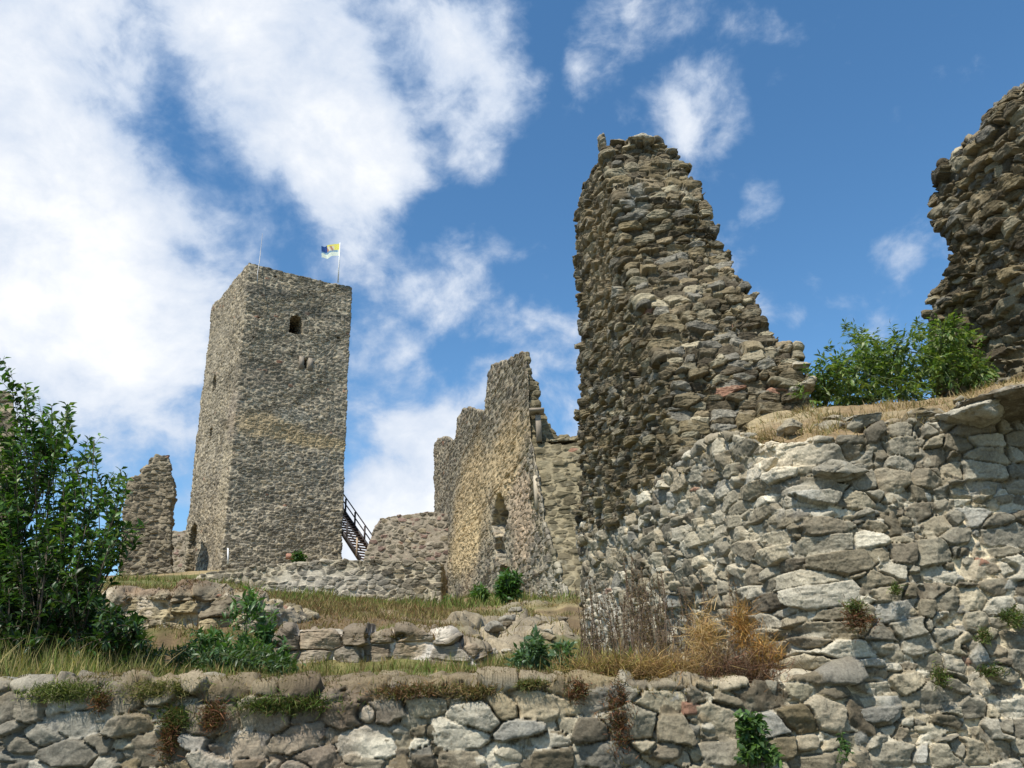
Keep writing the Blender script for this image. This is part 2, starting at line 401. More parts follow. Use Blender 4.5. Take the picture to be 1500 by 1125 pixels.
def prism(plan, z0, ztop):
    """vertical solid on a convex plan, ztop per plan point"""
    n = len(plan); z0 = [z0]*n if np.isscalar(z0) else z0
    ar = sum(plan[i][0]*plan[(i+1) % n][1]-plan[(i+1) % n][0]*plan[i][1] for i in range(n))
    if ar < 0: plan = plan[::-1]; ztop = ztop[::-1]; z0 = z0[::-1]
    V = [(p[0], p[1], z) for p, z in zip(plan, z0)]+[(p[0], p[1], z) for p, z in zip(plan, ztop)]
    T = []
    for i in range(n):
        j = (i+1) % n; T += [(i, j, j+n), (i, j+n, i+n)]
    cb = np.mean(V[:n], 0); ct = np.mean(V[n:], 0); V += [tuple(cb), tuple(ct)]
    for i in range(n):
        j = (i+1) % n; T += [(j, i, 2*n), (i+n, j+n, 2*n+1)]
    return np.array(V, float), np.array(T)
def join(parts):
    V, T, o = [], [], 0
    for v, t in parts: V.append(v); T.append(np.asarray(t)+o); o += len(v)
    return np.concatenate(V), np.concatenate(T)
def corner_loft(P0, dr, pa, pb, pc, w, jag=0, nlev=24, seed=0):
    """L-shaped wall: face A-B lies in the vertical plane (P0, dr); face B-C runs level to the right of B.
    pa, pb, pc: pixel outlines of the far end, the near edge and the right end"""
    def tz(p):
        Q = onplane(p[0], p[1], P0, dr); return (Q-P0) @ dr, Q[2]
    b = sorted([tz(p)[::-1] for p in pb])
    bz, bt = np.array([x[0] for x in b]), np.array([x[1] for x in b])
    if pa is None: az, at_ = bz, bt+1.2
    else: a = sorted([tz(p)[::-1] for p in pa]); az, at_ = np.array([x[0] for x in a]), np.array([x[1] for x in a])
    c = []
    for p in pc:
        y = 0
        t = bt[0]
        for _ in range(12):
            y = (P0+dr*t)[1]; Q = at(p[0], p[1], y); t = np.interp(Q[2], bz, bt)
        c.append((Q[2], Q[0]))
    c.sort(); cz, cx = np.array([x[0] for x in c]), np.array([x[1] for x in c])
    zt = min(az[-1], bz[-1]); zb = max(az[0], bz[0], cz[0])
    Z = np.unique(np.round(np.concatenate([az, bz, cz, np.linspace(zb, zt, nlev)]), 3)); Z = Z[(Z >= zb) & (Z <= zt)]
    perp = np.array([dr[1], -dr[0], 0])
    V, T = [], []; rj = np.random.RandomState(seed)
    for z in Z:
        A = P0+dr*(np.interp(z, az, at_)+rj.uniform(-jag, jag)*1.5); B = P0+dr*np.interp(z, bz, bt)
        C_ = B.copy(); C_[0] = max(np.interp(z, cz, cx)+rj.uniform(-jag, jag), B[0]+.1)
        ww = min(w, (C_[0]-B[0])*.96); wd = min(w, max(((A-B) @ dr)*.9, .05))
        C2 = C_+dr*wd; I = B+perp*ww+dr*wd; A2 = A+perp*ww
        for q in (A, B, C_, C2, I, A2): V.append((q[0], q[1], z))
    m = len(Z)
    for k in range(m-1):
        for i in range(6):
            j = (i+1) % 6; p, q = k*6+i, k*6+j; T += [(p, q, q+6), (p, q+6, p+6)]
    o = (m-1)*6
    for (x, y, z) in ((0, 1, 4), (0, 4, 5), (1, 2, 3), (1, 3, 4)): T += [(x+o, y+o, z+o), (z, y, x)]
    return np.array(V), np.array(T)
def boolean_cut(V, T, cutters):
    me = bpy.data.meshes.new('tmp'); me.from_pydata([tuple(v) for v in V], [], [tuple(int(i) for i in t) for t in T]); me.update()
    o = link(bpy.data.objects.new('tmp', me)); cs = []
    for cv, ct in cutters:
        cm = bpy.data.meshes.new('cut'); cm.from_pydata([tuple(v) for v in cv], [], [tuple(int(i) for i in t) for t in ct]); cm.update()
        co = link(bpy.data.objects.new('cut', cm)); cs.append(co)
        md = o.modifiers.new('b', 'BOOLEAN'); md.operation = 'DIFFERENCE'; md.solver = 'EXACT'; md.object = co
    bpy.context.view_layer.update()
    ev = o.evaluated_get(bpy.context.evaluated_depsgraph_get()); em = ev.to_mesh(); em.calc_loop_triangles()
    nV = np.array([v.co[:] for v in em.vertices]); nT = np.array([t.vertices[:] for t in em.loop_triangles])
    ev.to_mesh_clear(); bpy.data.objects.remove(o)
    for c in cs: bpy.data.objects.remove(c)
    bpy.data.meshes.remove(me)
    return nV, nT

REG = {}
def wall(name, solid, st, mat, q=1.6, parent=None, label=None, cat=None, group=None, base=None, protrude=None, sm=2, kind=None, coarse=6):
    t_ = time.time(); V, T = refine(solid[0], solid[1], q, coarse); print('   refine', round(time.time()-t_, 1))
    V = smooth(V, T, V, sm)
    V, col = masonry(V, T, st, protrude)
    if base is None: base = (V[:, 0].mean(), V[:, 1].min(), V[:, 2].min())
    o = mk(name, V, T, mat, parent, col, base)
    meta(o, label, cat, group, kind); REG[o.name] = (V, T)
    print(name, len(V), len(T), round(time.time()-t_, 1)); return o

# ------------------------------------------------------------------ ground
def quadsheet(name, pts, mat, label=None):
    me = bpy.data.meshes.new(name); me.from_pydata(pts, [], [tuple(range(len(pts)))]); me.update(); me.materials.append(mat)
    o = link(bpy.data.objects.new(name, me)); o['kind'] = 'structure'; return o
quadsheet('ground', [(-3000, -1500, 0), (3000, -1500, 0), (3000, 5000, 0), (-3000, 5000, 0)], mat_plain('meadow_ground', (.09, .085, .04), .95, 0, .4, .6))

v = ray(480, 1047); DR = np.array([v[0], v[1], 0]); DR /= np.linalg.norm(DR)
K0 = at(1152, 800, 4.4); K0[2] = 0
def zat(px, py, y): return float(at(px, py, y)[2])
def xat(px, py, y): return float(at(px, py, y)[0])

# ------------------------------------------------------------------ low wall along the bottom of the view
pxs = [-420, -200, 0, 110, 240, 380, 520, 640, 760, 880, 1000, 1110, 1190, 1330]
tops = [1006, 1000, 1003, 1008, 1004, 1010, 1001, 1003, 1000, 1002, 1004, 1000, 990, 985]
ys = [4.3, 4.26, 4.22, 4.2, 4.2, 4.2, 4.19, 4.2, 4.2, 4.2, 4.2, 4.2, 4.21, 4.42]
plan = [(xat(a, b, y), y) for a, b, y in zip(pxs, tops, ys)]; zt = [zat(a, b, y) for a, b, y in zip(pxs, tops, ys)]
plan2 = plan+[(plan[-1][0], 5.0), (plan[0][0], 5.0)]; zt2 = zt+[zt[-1], zt[0]]
# split to keep the lid planar enough: fan from many points is fine, it is nearly flat
def strip_wall(front, ztops, back_y, z0=-.3, zback=None):
    n = len(front); V = []
    zb = zback or ztops
    for (x, y), z, w in zip(front, ztops, zb): V += [(x, y, z0), (x, y, z), (x*back_y/y if False else x, back_y, w), (x, back_y, z0)]
    T = []
    for i in range(n-1):
        for k in range(4):
            a, b = i*4+k, i*4+(k+1) % 4; T += [(a, b+4, b), (a, a+4, b+4)]
    T += [(0, 1, 2), (0, 2, 3)]; o = (n-1)*4; T += [(o, o+2, o+1), (o, o+3, o+2)]
    return np.array(V, float), np.array(T)
lowstyle = Style(size=(.205, .205, .11), seed=5, two=-.006, lip=.10, amp=.058, joint=.10, drop=.09, mort=-.018, mvar=.05, mfreq=.7, shear=.4, slope=.36, wv=.5, jit=.85, pal=PALG+PALG+PAL, mcol=(.52, .46, .33), big=.05, rough=.005,
    tints=[(at(500, 1002, 4.35), (3.6, .5, .055), (.15, .115, .065), .75), (at(790, 1030, 4.2), (.26, .3, .09), (.36, .29, .18), .4), (at(470, 1045, 4.2), (.5, .4, .12), (.13, .095, .07), .6), (at(400, 1100, 4.2), (.5, .4, .15), (.17, .13, .10), .5),
           (at(60, 1060, 4.2), (.5, .4, .3), (.19, .185, .16), .45)])
wall('rubble_wall', strip_wall(plan, zt, 5.05), lowstyle, M_NEAR, 1.7, label='long low rubble wall of large grey-brown stones crossing the foreground along the bottom', cat='wall')

# ------------------------------------------------------------------ big ruin on the right: lower wall with standing stub
def L3(t): return K0+DR*t
zA = onplane(1000, 640, K0, DR)
def tL(px, py): return float((onplane(px, py, K0, DR)-K0) @ DR)
corner = [(L3(.10)[0], L3(.10)[1]), (L3(.02)[0]+.01, L3(.02)[1]-.03), (K0[0]+.06, K0[1]-.08), (K0[0]+.22, K0[1]-.12)]
zc = zat(1165, 655, 4.45)
front = [(xat(1255, 640, 4.27), 4.27), (xat(1350, 612, 4.23), 4.23), (xat(1430, 600, 4.2), 4.2), (xat(1500, 590, 4.17), 4.17), (xat(1800, 560, 4.1), 4.1)]
fz = [zat(1255, 635, 4.27), zat(1350, 612, 4.23), zat(1430, 600, 4.2), zat(1500, 588, 4.17), zat(1800, 560, 4.1)]
tfar = tL(851, 760)+.15
lefts = [(L3(tfar)[0], L3(tfar)[1]), (L3(tL(1000, 640)+.3)[0], L3(tL(1000, 640)+.3)[1]), (L3(tL(1060, 640))[0], L3(tL(1060, 640))[1])]
lz = [onplane(851, 770, K0, DR)[2], onplane(990, 690, K0, DR)[2], onplane(1060, 632, K0, DR)[2]]
planM = lefts+corner+front; zM = lz+[zc+.06, zc+.03, zc, zc]+fz
# body as a strip: outer line in front, a back line inside
def strip_solid(outer, ztop, inner, ztin, z0=-.3):
    n = len(outer); V = []
    for (x, y), z, (u, w), q in zip(outer, ztop, inner, ztin): V += [(x, y, z0), (x, y, z), (u, w, q), (u, w, z0)]
    T = []
    for i in range(n-1):
        for k in range(4):
            a, b = i*4+k, i*4+(k+1) % 4; T += [(a, b+4, b), (a, a+4, b+4)]
    T += [(0, 1, 2), (0, 2, 3)]; o = (n-1)*4; T += [(o, o+2, o+1), (o, o+3, o+2)]
    return np.array(V, float), np.array(T)
innerM = []
for i, (x, y) in enumerate(planM):
    if i < 3: innerM.append((x+1.1, y+.45))
    else: innerM.append((max(x, planM[2][0]+1.0)+.05*i, 5.5))
big_root = root('ruined_wall', (K0[0], K0[1], 0), 'huge ruined rubble wall on the right with rounded corner and a tall tapering stub of masonry', 'ruin')
mass = Style(size=(.165, .165, .085), seed=8, quoin=K0, inset=.02, two=-.005, lip=.12, amp=.052, joint=.10, drop=.08, mort=-.020, mvar=.055, mfreq=.6, shear=.28, slope=.36, wv=.5, jit=.85, pal=PALG, mcol=(.66, .56, .38), big=.07, bigs=.9, rough=.0045,
    tints=[(at(1150, 665, 4.4), (.22, .4, .13), (.62, .53, .38), .7), (at(1175, 730, 4.3), (.14, .3, .12), (.46, .45, .40), .3),
           (onplane(880, 900, K0, DR), (.35, .7, .3), (.52, .48, .40), .35), (onplane(1060, 800, K0, DR), (.5, .6, .4), (.48, .42, .30), .3), (at(1300, 650, 4.25), (.6, .4, .2), (.13, .115, .085), .5)])
wall('lower_wall', strip_solid(planM, zM, innerM, zM), mass, M_NEAR, 1.4, parent=big_root)
pa = [(843, 905), (845, 860), (850, 760), (851, 610), (849, 500), (848, 454), (846, 391), (847, 336), (855, 270), (862, 240), (872, 218)]
pb = [(1010, 720), (996, 660), (980, 604), (970, 532), (957, 504), (944, 450), (918, 383), (914, 368), (908, 293), (894, 258), (886, 228), (884, 214)]
pc = [(1200, 700), (1190, 640), (1184, 583), (1178, 550), (1172, 525), (1160, 510), (1139, 497), (1130, 480), (1121, 469), (1112, 432), (1098, 420), (1082, 403), (1068, 375), (1055, 356), (1047, 330), (1037, 309), (1030, 285), (1019, 268), (1006, 250), (990, 235), (984, 222), (972, 212)]
P1 = K0+np.array([.0, 0, 0])
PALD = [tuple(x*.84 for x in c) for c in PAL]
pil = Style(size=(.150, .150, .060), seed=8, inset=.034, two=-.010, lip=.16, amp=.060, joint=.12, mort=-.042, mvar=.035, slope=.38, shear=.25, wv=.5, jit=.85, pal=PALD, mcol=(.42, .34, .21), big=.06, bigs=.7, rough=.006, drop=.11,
    tints=[(onplane(880, 400, P1, DR), (.35, .6, 1.0), (.30, .24, .15), .55), (at(935, 290, 6.2), (.12, .3, .3), (.33, .34, .31), .35)])
def prot(V, ID): return .045*(U01(ID, 77)-.4)*(V[:, 2] > 3.2)
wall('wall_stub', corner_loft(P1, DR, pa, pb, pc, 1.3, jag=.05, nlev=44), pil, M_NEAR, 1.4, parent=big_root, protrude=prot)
# crown stones of the stub: loose blocks standing up from the top
def rock(c, size, seed, q=1.6, facets=7, rot=0.0, amp=.10):
    import bmesh
    rnd = np.random.RandomState(seed)
    Pn = rnd.normal(0, 1, (26, 3)); Pn = Pn/np.abs(Pn).max(1)[:, None]*rnd.uniform(.62, 1, (26, 1)); Pn = np.clip(Pn, -.9, .9)*.55
    bm = bmesh.new()
    for p in Pn: bm.verts.new(p)
    bmesh.ops.convex_hull(bm, input=bm.verts[:]); bmesh.ops.delete(bm, geom=[v for v in bm.verts if not v.link_faces], context='VERTS')
    bmesh.ops.triangulate(bm, faces=bm.faces[:]); bm.normal_update(); bm.verts.index_update()
    V = np.array([v.co[:] for v in bm.verts]); T = np.array([[v.index for v in f.verts] for f in bm.faces]); bm.free()
    V = V*np.array(size); ca, sa = math.cos(rot), math.sin(rot); ti = rnd.uniform(-.2, .2)
    V = V @ np.array([[ca, sa, 0], [-sa, ca, 0], [0, 0, 1]])
    V[:, 2] += V[:, 0]*ti
    V = V+np.array(c); V, T = refine(V, T, q)
    V = smooth(V, T, V, 3)
    n = vnormals(V, T); s = min(size)
    st_ = fbm(V/np.array([.12, .12, .04]), 4, seed); ck = np.exp(-np.abs(st_)*14)
    V = V+n*(.013*st_+.012*fbm(V/.045, 4, seed+2)+.02*fbm(V/.16, 3, seed+6)-.012*ck)[:, None]
    pal = PALG+PAL; b = np.array(pal[seed % len(pal)])
    c_ = b*(1+.3*fbm(V/s*2.5, 3, seed)+.15*st_-.3*ck)[:, None]
    l = sstep(.1, .5, fbm(V/s*4, 3, seed+4))[:, None]*.4
    c_ = c_*(1-l)+np.array([.40, .38, .32])*l
    return V, T, np.concatenate([c_, np.zeros((len(V), 1))], 1)
def rocks(name, items, mat, parent=None, **kw):
    Vs, Ts, Cs, o = [], [], [], 0
    for it in items:
        v, t, c = rock(*it); Vs.append(v); Ts.append(t+o); Cs.append(c); o += len(v)
    V = np.concatenate(Vs)
    return meta(mk(name, V, np.concatenate(Ts), mat, parent, np.concatenate(Cs), (V[:, 0].mean(), V[:, 1].mean(), V[:, 2].min())), **kw)
yB = P1+DR*tL(890, 230)
its = [(at(882, 209, yB[1]+.4), (.09, .2, .22), 4), (at(905, 214, yB[1]+.15), (.2, .25, .09), 5), (at(936, 212, yB[1]+.1), (.28, .3, .08), 7), (at(962, 214, yB[1]+.15), (.16, .3, .10), 8), (at(981, 226, yB[1]+.05), (.14, .25, .07), 9),
       (at(1150, 516, 5.8), (.17, .3, .14), 14), (at(1168, 540, 5.75), (.16, .3, .10), 1), (at(1176, 572, 5.7), (.14, .3, .10), 6)]
rocks('crown_stone', its, M_NEAR, big_root)

# ------------------------------------------------------------------ earth bank above the lower wall
def grid_sheet(rows):
    R_, C_ = len(rows), len(rows[0]); V = np.array([p for r in rows for p in r], float); T = []
    for i in range(R_-1):
        for j in range(C_-1):
            a = i*C_+j; T += [(a, a+1, a+C_+1), (a, a+C_+1, a+C_)]
    return V, np.array(T)
bc = [1095, 1125, 1185, 1260, 1350, 1430, 1500, 1650, 1850]
r0 = [at(p, q, y) for p, q, y in zip(bc, [640, 640, 655, 650, 628, 612, 600, 590, 580], [5.05, 4.75, 4.48, 4.42, 4.4, 4.36, 4.34, 4.3, 4.3])]
r1 = [at(p, q, y) for p, q, y in zip(bc, [628, 625, 625, 615, 603, 588, 575, 570, 560], [5.4, 5.1, 4.9, 4.85, 4.85, 4.8, 4.8, 4.8, 4.8])]
r2 = [at(p, q, y) for p, q, y in zip(bc, [615, 606, 601, 596, 588, 574, 558, 545, 530], [5.7, 5.6, 5.5, 5.5, 5.5, 5.45, 5.4, 5.4, 5.4])]
r3 = [p+np.array([.1, 1.0, -.2]) for p in r2]; r4 = [p+np.array([.3, 5.0, -2.5]) for p in r2]
rm = [p+np.array([0, 0.02, -.5]) for p in r0]
V, T = refine(*grid_sheet([rm, r0, r1, r2, r3, r4]), 2.2)
n = vnormals(V, T); V = V+n*(.05*fbm(V/.4, 4, 5)+.015*fbm(V/.08, 3, 6))[:, None]
w = sstep(-.1, .5, fbm(V/.35, 4, 9))[:, None]
col = np.array([.23, .165, .09])*(1-w)+np.array([.30, .24, .14])*w; col *= (1+.3*fbm(V/.06, 3, 2))[:, None]
bank = mk('earth_bank', V, T, M_EARTH, None, np.clip(col, .01, 1), (2.2, 5.2, 3)); bank['kind'] = 'structure'; BANK = (V, T)

# edge stones on the bank
for (px, py, y, s, sd, rt, lab) in [
    (1420, 612, 4.16, (.36, .5, .12), 23, .2, 'pale grey slab tilted on the wall top, left of the large dark overhang'),
    (1478, 600, 4.12, (.62, .75, .10), 8, 0, 'long dark slab jutting out over a shadow gap at the right edge'),
    (1152, 629, 4.75, (.17, .2, .10), 26, .3, 'dark rounded block perched on the wall top left of the white mortar patch'),
    (1262, 622, 4.36, (.20, .2, .11), 20, 0, 'squarish brown block set on the wall top below the bush'),
    (1352, 616, 4.34, (.26, .25, .10), 10, .1, 'pale flat block on the wall top beside the tilted slab'),
    (1232, 690, 4.27, (.30, .12, .12), 5, 0, 'large brown block with a pointed top just under the wall edge')]:
    v_, t_, c_ = rock(at(px, py, y), s, sd, 1.6, 7, rt, .12)
    meta(mk('boulder', v_, t_, M_NEAR, None, c_, at(px, py, y)), lab, 'boulder', 'loose blocks on the wall top')

# ------------------------------------------------------------------ ruin at the right edge of the view
PR = at(1480, 590, 5.9); PR[2] = 0
rr = [(1372, 620), (1376, 560), (1370, 520), (1376, 470), (1369, 437), (1384, 415), (1398, 378), (1384, 352), (1376, 332), (1360, 308), (1357, 296), (1370, 262), (1376, 238), (1392, 230), (1408, 222), (1420, 205), (1438, 196),
      (1440, 168), (1452, 158), (1470, 150), (1490, 130), (1505, 122), (1560, 60), (1700, 20), (1700, 700), (1372, 700)]
fr = [onplane(p[0], p[1], PR, DR) for p in ragged(rr, 9, 2.0, 4, keep=(22, 23, 24, 25))]
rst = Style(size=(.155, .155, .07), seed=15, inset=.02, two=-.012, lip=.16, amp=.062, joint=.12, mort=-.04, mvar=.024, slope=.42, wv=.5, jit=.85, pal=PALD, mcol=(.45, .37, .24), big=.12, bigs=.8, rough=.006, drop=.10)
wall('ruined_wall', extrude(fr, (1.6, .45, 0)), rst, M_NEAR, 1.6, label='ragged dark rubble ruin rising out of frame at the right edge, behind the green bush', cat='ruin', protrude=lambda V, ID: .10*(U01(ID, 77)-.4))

# ------------------------------------------------------------------ hillside
cols = [-900, -300, -100, 0, 140, 340, 410, 540, 650, 700, 760, 830, 900, 1100, 1500]
tab = {4.75: [1000, 1000, 1000, 1000, 1002, 1003, 1003, 1001, 1002, 1002, 1000, 1001, 1001, 1000, 1000],
       5.6: [955, 962, 968, 975, 990, 994, 994, 994, 994, 994, 992, 988, 984, 980, 980],
       7.6: [925, 935, 940, 945, 972, 985, 985, 988, 988, 984, 975, 966, 955, 950, 950],
       8.7: [905, 912, 915, 920, 940, 935, 932, 932, 936, 978, 962, 950, 935, 930, 930],
       10.5: [885, 890, 890, 890, 885, 890, 914, 917, 920, 955, 942, 934, 925, 920, 920],
       12.5: [876, 878, 878, 878, 868, 874, 902, 908, 913, 925, 915, 910, 905, 905, 905],
       17: [868, 868, 868, 866, 862, 868, 886, 895, 902, 902, 890, 885, 885, 885, 885],
       24: [860, 860, 860, 860, 858, 864, 880, 889, 894, 885, 872, 868, 868, 868, 868],
       34.7: [850, 852, 852, 852, 853, 858, 873, 883, 893, 874, 868, 866, 866, 866, 866],
       46: [846, 846, 846, 846, 846, 835, 835, 835, 868, 872, 868, 866, 866, 866, 866],
       62: [850, 850, 850, 850, 848, 842, 842, 842, 860, 868, 868, 866, 866, 866, 866],
       130: [960]*15}
rows = [[at(p, q, y) for p, q in zip(cols, tab[y])] for y in sorted(tab)]
rows.insert(0, [p+np.array([0, -.05, -1.0]) for p in rows[0]])
V, T = refine(*grid_sheet(rows), 1.9, an=7)
V = smooth(V, T, V, 6)
px, py, w_ = project(V); dist = V[:, 1]
rockm = sstep(.15, .55, fbm(V/np.array([1.6, 2.5, 1.2]), 3, 77)+.55*np.exp(-((px-745)/95)**2-((py-925)/50)**2)*1.1-.28)
rockm *= (dist > 5.2)*(dist < 20)
e, ID, D = stone_cells(V, (.55, .8, .22), 31, .8, .5, .5)
fz_ = np.minimum(((np.stack([U01(ID, 20+k)-.5 for k in range(3)], 1)*1.2)*D).sum(1)+.06, .16*U01(ID, 4))+.04*fbm(V/.2, 4, 9)
nz = vnormals(V, T)
V = V+nz*(rockm*(fz_+.1)*np.clip(e/.2, 0, 1))[:, None]+np.array([0, 0, 1.])*(np.minimum(dist*.010, .25)*fbm(V/np.clip(dist*.09, .3, 2.5)[:, None], 4, 11)+np.minimum(dist*.003, .05)*fbm(V/np.clip(dist*.02, .05, .5)[:, None], 3, 12))[:, None]
wob = fbm(V/np.array([1.8, 2.6, 1.0]), 4, 88)-.6*np.exp(-((px-470)/75)**2-((py-900)/26)**2)-.5*np.exp(-((px-620)/50)**2-((py-905)/18)**2); fine = fbm(V/np.clip(dist*.012, .04, .4)[:, None], 3, 3)
green = np.array([.10, .115, .035]); moss = np.array([.13, .09, .045]); dry = np.array([.25, .19, .095]); rk = np.array([.24, .20, .135]); earth = np.array([.30, .235, .145])
g = sstep(-.25, .25, wob)[:, None]; c = moss*(1-g)+dry*g
gm = (sstep(.0, .35, fbm(V/np.array([2, 3, 2.]), 4, 55)+.5*np.exp(-((dist-27)/9)**2)-.9*np.exp(-((px-470)/80)**2-((py-903)/20)**2)-.6*np.exp(-((px-620)/50)**2-((py-908)/14)**2))*.75)[:, None]; c = c*(1-gm)+green*gm
c = c*(1-rockm[:, None])+rk*(.7+.6*U01(ID, 5))[:, None]*rockm[:, None]
pth = (np.exp(-((px-(560+(py-890)*.9))/16)**2)*(py > 884)*(py < 930)*(dist > 12)*(dist < 34))[:, None]*.8
c = c*(1-pth)+earth*pth
c = np.clip(c*(1+.5*fine)[:, None], .01, 1)
hill = mk('hillside', V, T, M_EARTH, None, c, (0, 6, 1.6)); hill['kind'] = 'structure'; HILL = (V, T); HROCK = rockm; print('hill', len(V))

# rock outcrop and dry-stone wall halfway up
oc = ragged([(128, 1000), (134, 905), (150, 872), (200, 864), (262, 862), (330, 868), (352, 885), (362, 915), (372, 955), (372, 1000)], 22, 4, 3)
fo = [at(p[0], p[1]+8, 9.3) for p in oc]
ost = Style(size=(.36, .36, .19), seed=19, strat=.4, two=-.01, amp=.11, joint=.13, mort=.0, mvar=.07, slope=.5, wv=.6, jit=.95, shear=.9, pal=[(.29, .24, .155), (.33, .28, .19), (.23, .19, .13), (.38, .33, .24), (.27, .22, .13)], mcol=(.50, .43, .32), big=.12, bigs=.7, rough=.02, drop=.1,
    tints=[(at(265, 985, 9.2), (.35, .5, .12), (.62, .52, .42), .7), (at(240, 862, 9.3), (1.2, .8, .09), (.12, .08, .05), .8)])
wall('rock_outcrop', extrude(fo, (0.1, 3.0, 0.15)), ost, M_MID, 1.6, label='pale fractured rock outcrop with brown moss on top, below the tower on the left', cat='rock')
dw = ragged([(402, 1000), (405, 935), (420, 921), (470, 919), (520, 923), (560, 926), (600, 920), (655, 925), (664, 940), (690, 945), (694, 975), (686, 1000)], 14, 3, 5)
fd = [at(p[0], p[1]+5, 7.9) for p in dw]
dst = Style(size=(.30, .30, .155), seed=23, strat=.4, amp=.085, joint=.14, mort=-.025, mvar=.05, mfreq=.35, slope=.4, wv=.5, jit=.8, shear=.35, pal=[(.25, .20, .14), (.21, .17, .12), (.28, .25, .20), (.24, .20, .15), (.31, .27, .21)], mcol=(.62, .57, .50), big=.05, rough=.012, drop=.10,
    tints=[(at(603, 946, 7.8), (.16, .5, .13), (.42, .32, .20), .6), (at(645, 932, 7.8), (.15, .5, .05), (.55, .50, .42), .5)])
wall('dry_stone_wall', extrude(fd, (0.1, .9, 0.02)), dst, M_MID, 1.5, label='short broken wall of big brown blocks and white mortar halfway up the slope', cat='wall')

# ------------------------------------------------------------------ terrace wall below the tower
tw = ragged([(262, 905), (272, 872), (280, 850), (300, 840), (345, 834), (430, 826), (500, 820), (600, 822), (644, 824), (648, 895), (645, 915)], 30, 1.0, 8)
ft = [at(p[0], p[1], 35+.004*(p[0]-450)) for p in tw]
far_pal = [(.21, .18, .13), (.245, .21, .155), (.155, .132, .095), (.28, .245, .185), (.25, .205, .135), (.185, .16, .118)]
tst = Style(size=(.42, .42, .21), seed=29, lip=.1, amp=.075, joint=.16, mort=.0, mvar=.03, slope=.3, wv=.45, pal=far_pal, mcol=(.45, .39, .28), big=.1, bigs=3, rough=.01, drop=.08, tints=[(at(480, 858, 35), (3.5, 1, .9), (.36, .34, .30), .35)])
wall('terrace_wall', extrude(ft, (0, 2.2, 0)), tst, M_FAR, 1.0, label='long low retaining wall of grey rubble running below the tower', cat='wall', base=(at(450, 890, 35)))
lt = ragged([(508, 838), (646, 838), (646, 843), (508, 842)], 30, .4, 3)
# ------------------------------------------------------------------ the tower
TY = 50.0
K = at(365, 385, TY); L = atz(311, 450, K[2]); Q = atz(515, 422, K[2])
zb = zat(323, 850, TY)
dL = L-K; dQ = Q-K
Bk = at(322, 850, TY); Bk[2] = zb
def base_of(c, pxb, pyb):
    d = c-K; d = d/np.linalg.norm(d); q = onplane(pxb, pyb, Bk, d); q[2] = zb; return q
BL = base_of(L, 268, 820); BQ = base_of(Q, 500.5, 800)
Bback = BL+BQ-Bk; Tback = L+Q-K
print('tower base', Bk, BL, BQ, 'top', K, L, Q)
V = []; nl = 6
for k in range(nl+1):
    t = k/nl
    for a, b in ((Bk, K), (BQ, Q), (Bback, Tback), (BL, L)): V.append(a*(1-t)+b*t)
T = []
for k in range(nl):
    for i in range(4):
        j = (i+1) % 4; p, q = k*4+i, k*4+j; T += [(p, q, q+4), (p, q+4, p+4)]
T += [(0, 2, 1), (0, 3, 2), (nl*4, nl*4+1, nl*4+2), (nl*4, nl*4+2, nl*4+3)]
V = np.array(V); T = np.array(T)
fq = dQ/np.linalg.norm(dQ); fl = dL/np.linalg.norm(dL)
nq = np.array([fq[1], -fq[0], 0]); nl_ = np.array([-fl[1], fl[0], 0])
if nq[1] > 0: nq = -nq
if nl_[1] > 0: nl_ = -nl_
def cutter(px, py, along, nrm, A, wd, ht, depth, arch=True, skew=0):
    c = onplane(px, py, A, along); up = np.array([0, 0, 1.]); pts = []
    w2 = wd/2
    pts = [(-w2, -ht/2), (w2, -ht/2), (w2, ht/2-(w2 if arch else 0))]
    if arch: pts += [(w2*math.cos(a), ht/2-w2+w2*math.sin(a)) for a in (math.pi*.25, math.pi*.5, math.pi*.75)]
    pts += [(-w2, ht/2-(w2 if arch else 0))]
    return extrude([c+nrm*.6+along*x+up*z for x, z in pts], -nrm*(depth+.6))
cuts = [cutter(434, 475, fq, nq, Bk+(K-Bk)*.8, .95, 1.5, 3.0), cutter(447.5, 533, fq, nq, Bk+(K-Bk)*.65, .30, .85, 1.6, False),
        cutter(314, 561, fl, nl_, Bk+(K-Bk)*.6, .95, 1.3, 2.5), cutter(308, 636, fl, nl_, Bk+(K-Bk)*.42, .6, .9, 1.5, False),
        cutter(281, 808, fl, nl_, Bk+(K-Bk)*.05, 2.2, 4.0, 1.7)]
for (hx, hy) in [(379, 466), (459, 485), (440, 511), (404, 405), (453, 428), (496, 495), (371, 495), (470, 560), (420, 600)]:
    cuts.append(cutter(hx, hy, fq, nq, Bk+(K-Bk)*.75, .17, .17, .5, False))
V, T = boolean_cut(V, T, cuts)
tower = root('castle_tower', Bk, 'tall square grey stone keep with a flag, arched opening high on its right face', 'tower')
tst2 = Style(size=(.32, .32, .16), seed=41, shear=.15, lip=.1, amp=.06, joint=.18, strat=.4, mort=.002, mvar=.022, slope=.22, wv=.45, jit=.75, pal=far_pal, mcol=(.47, .40, .28), big=.14, bigs=1.6, rough=.008, drop=.07,
    tints=[(at(470, 640, 52), (3.4, 4, .65), (.33, .25, .135), .75), (at(385, 622, 51), (2.6, 4, .9), (.31, .235, .13), .65), (at(300, 540, 53), (2.5, 5, 7), (.29, .255, .19), .4), (at(395, 430, 51), (2, 3, .5), (.11, .10, .08), .65), (at(480, 450, 52), (2.2, 3, .5), (.11, .10, .08), .65), (at(380, 550, 51), (3.5, 3, 1.2), (.12, .105, .08), .5), (at(430, 600, 51), (1.5, 3, .7), (.34, .32, .26), .35), (at(345, 610, 51), (.7, 3, 2.2), (.17, .14, .115), .45), (at(330, 720, 51), (.7, 2, 4), (.33, .28, .19), .4)])
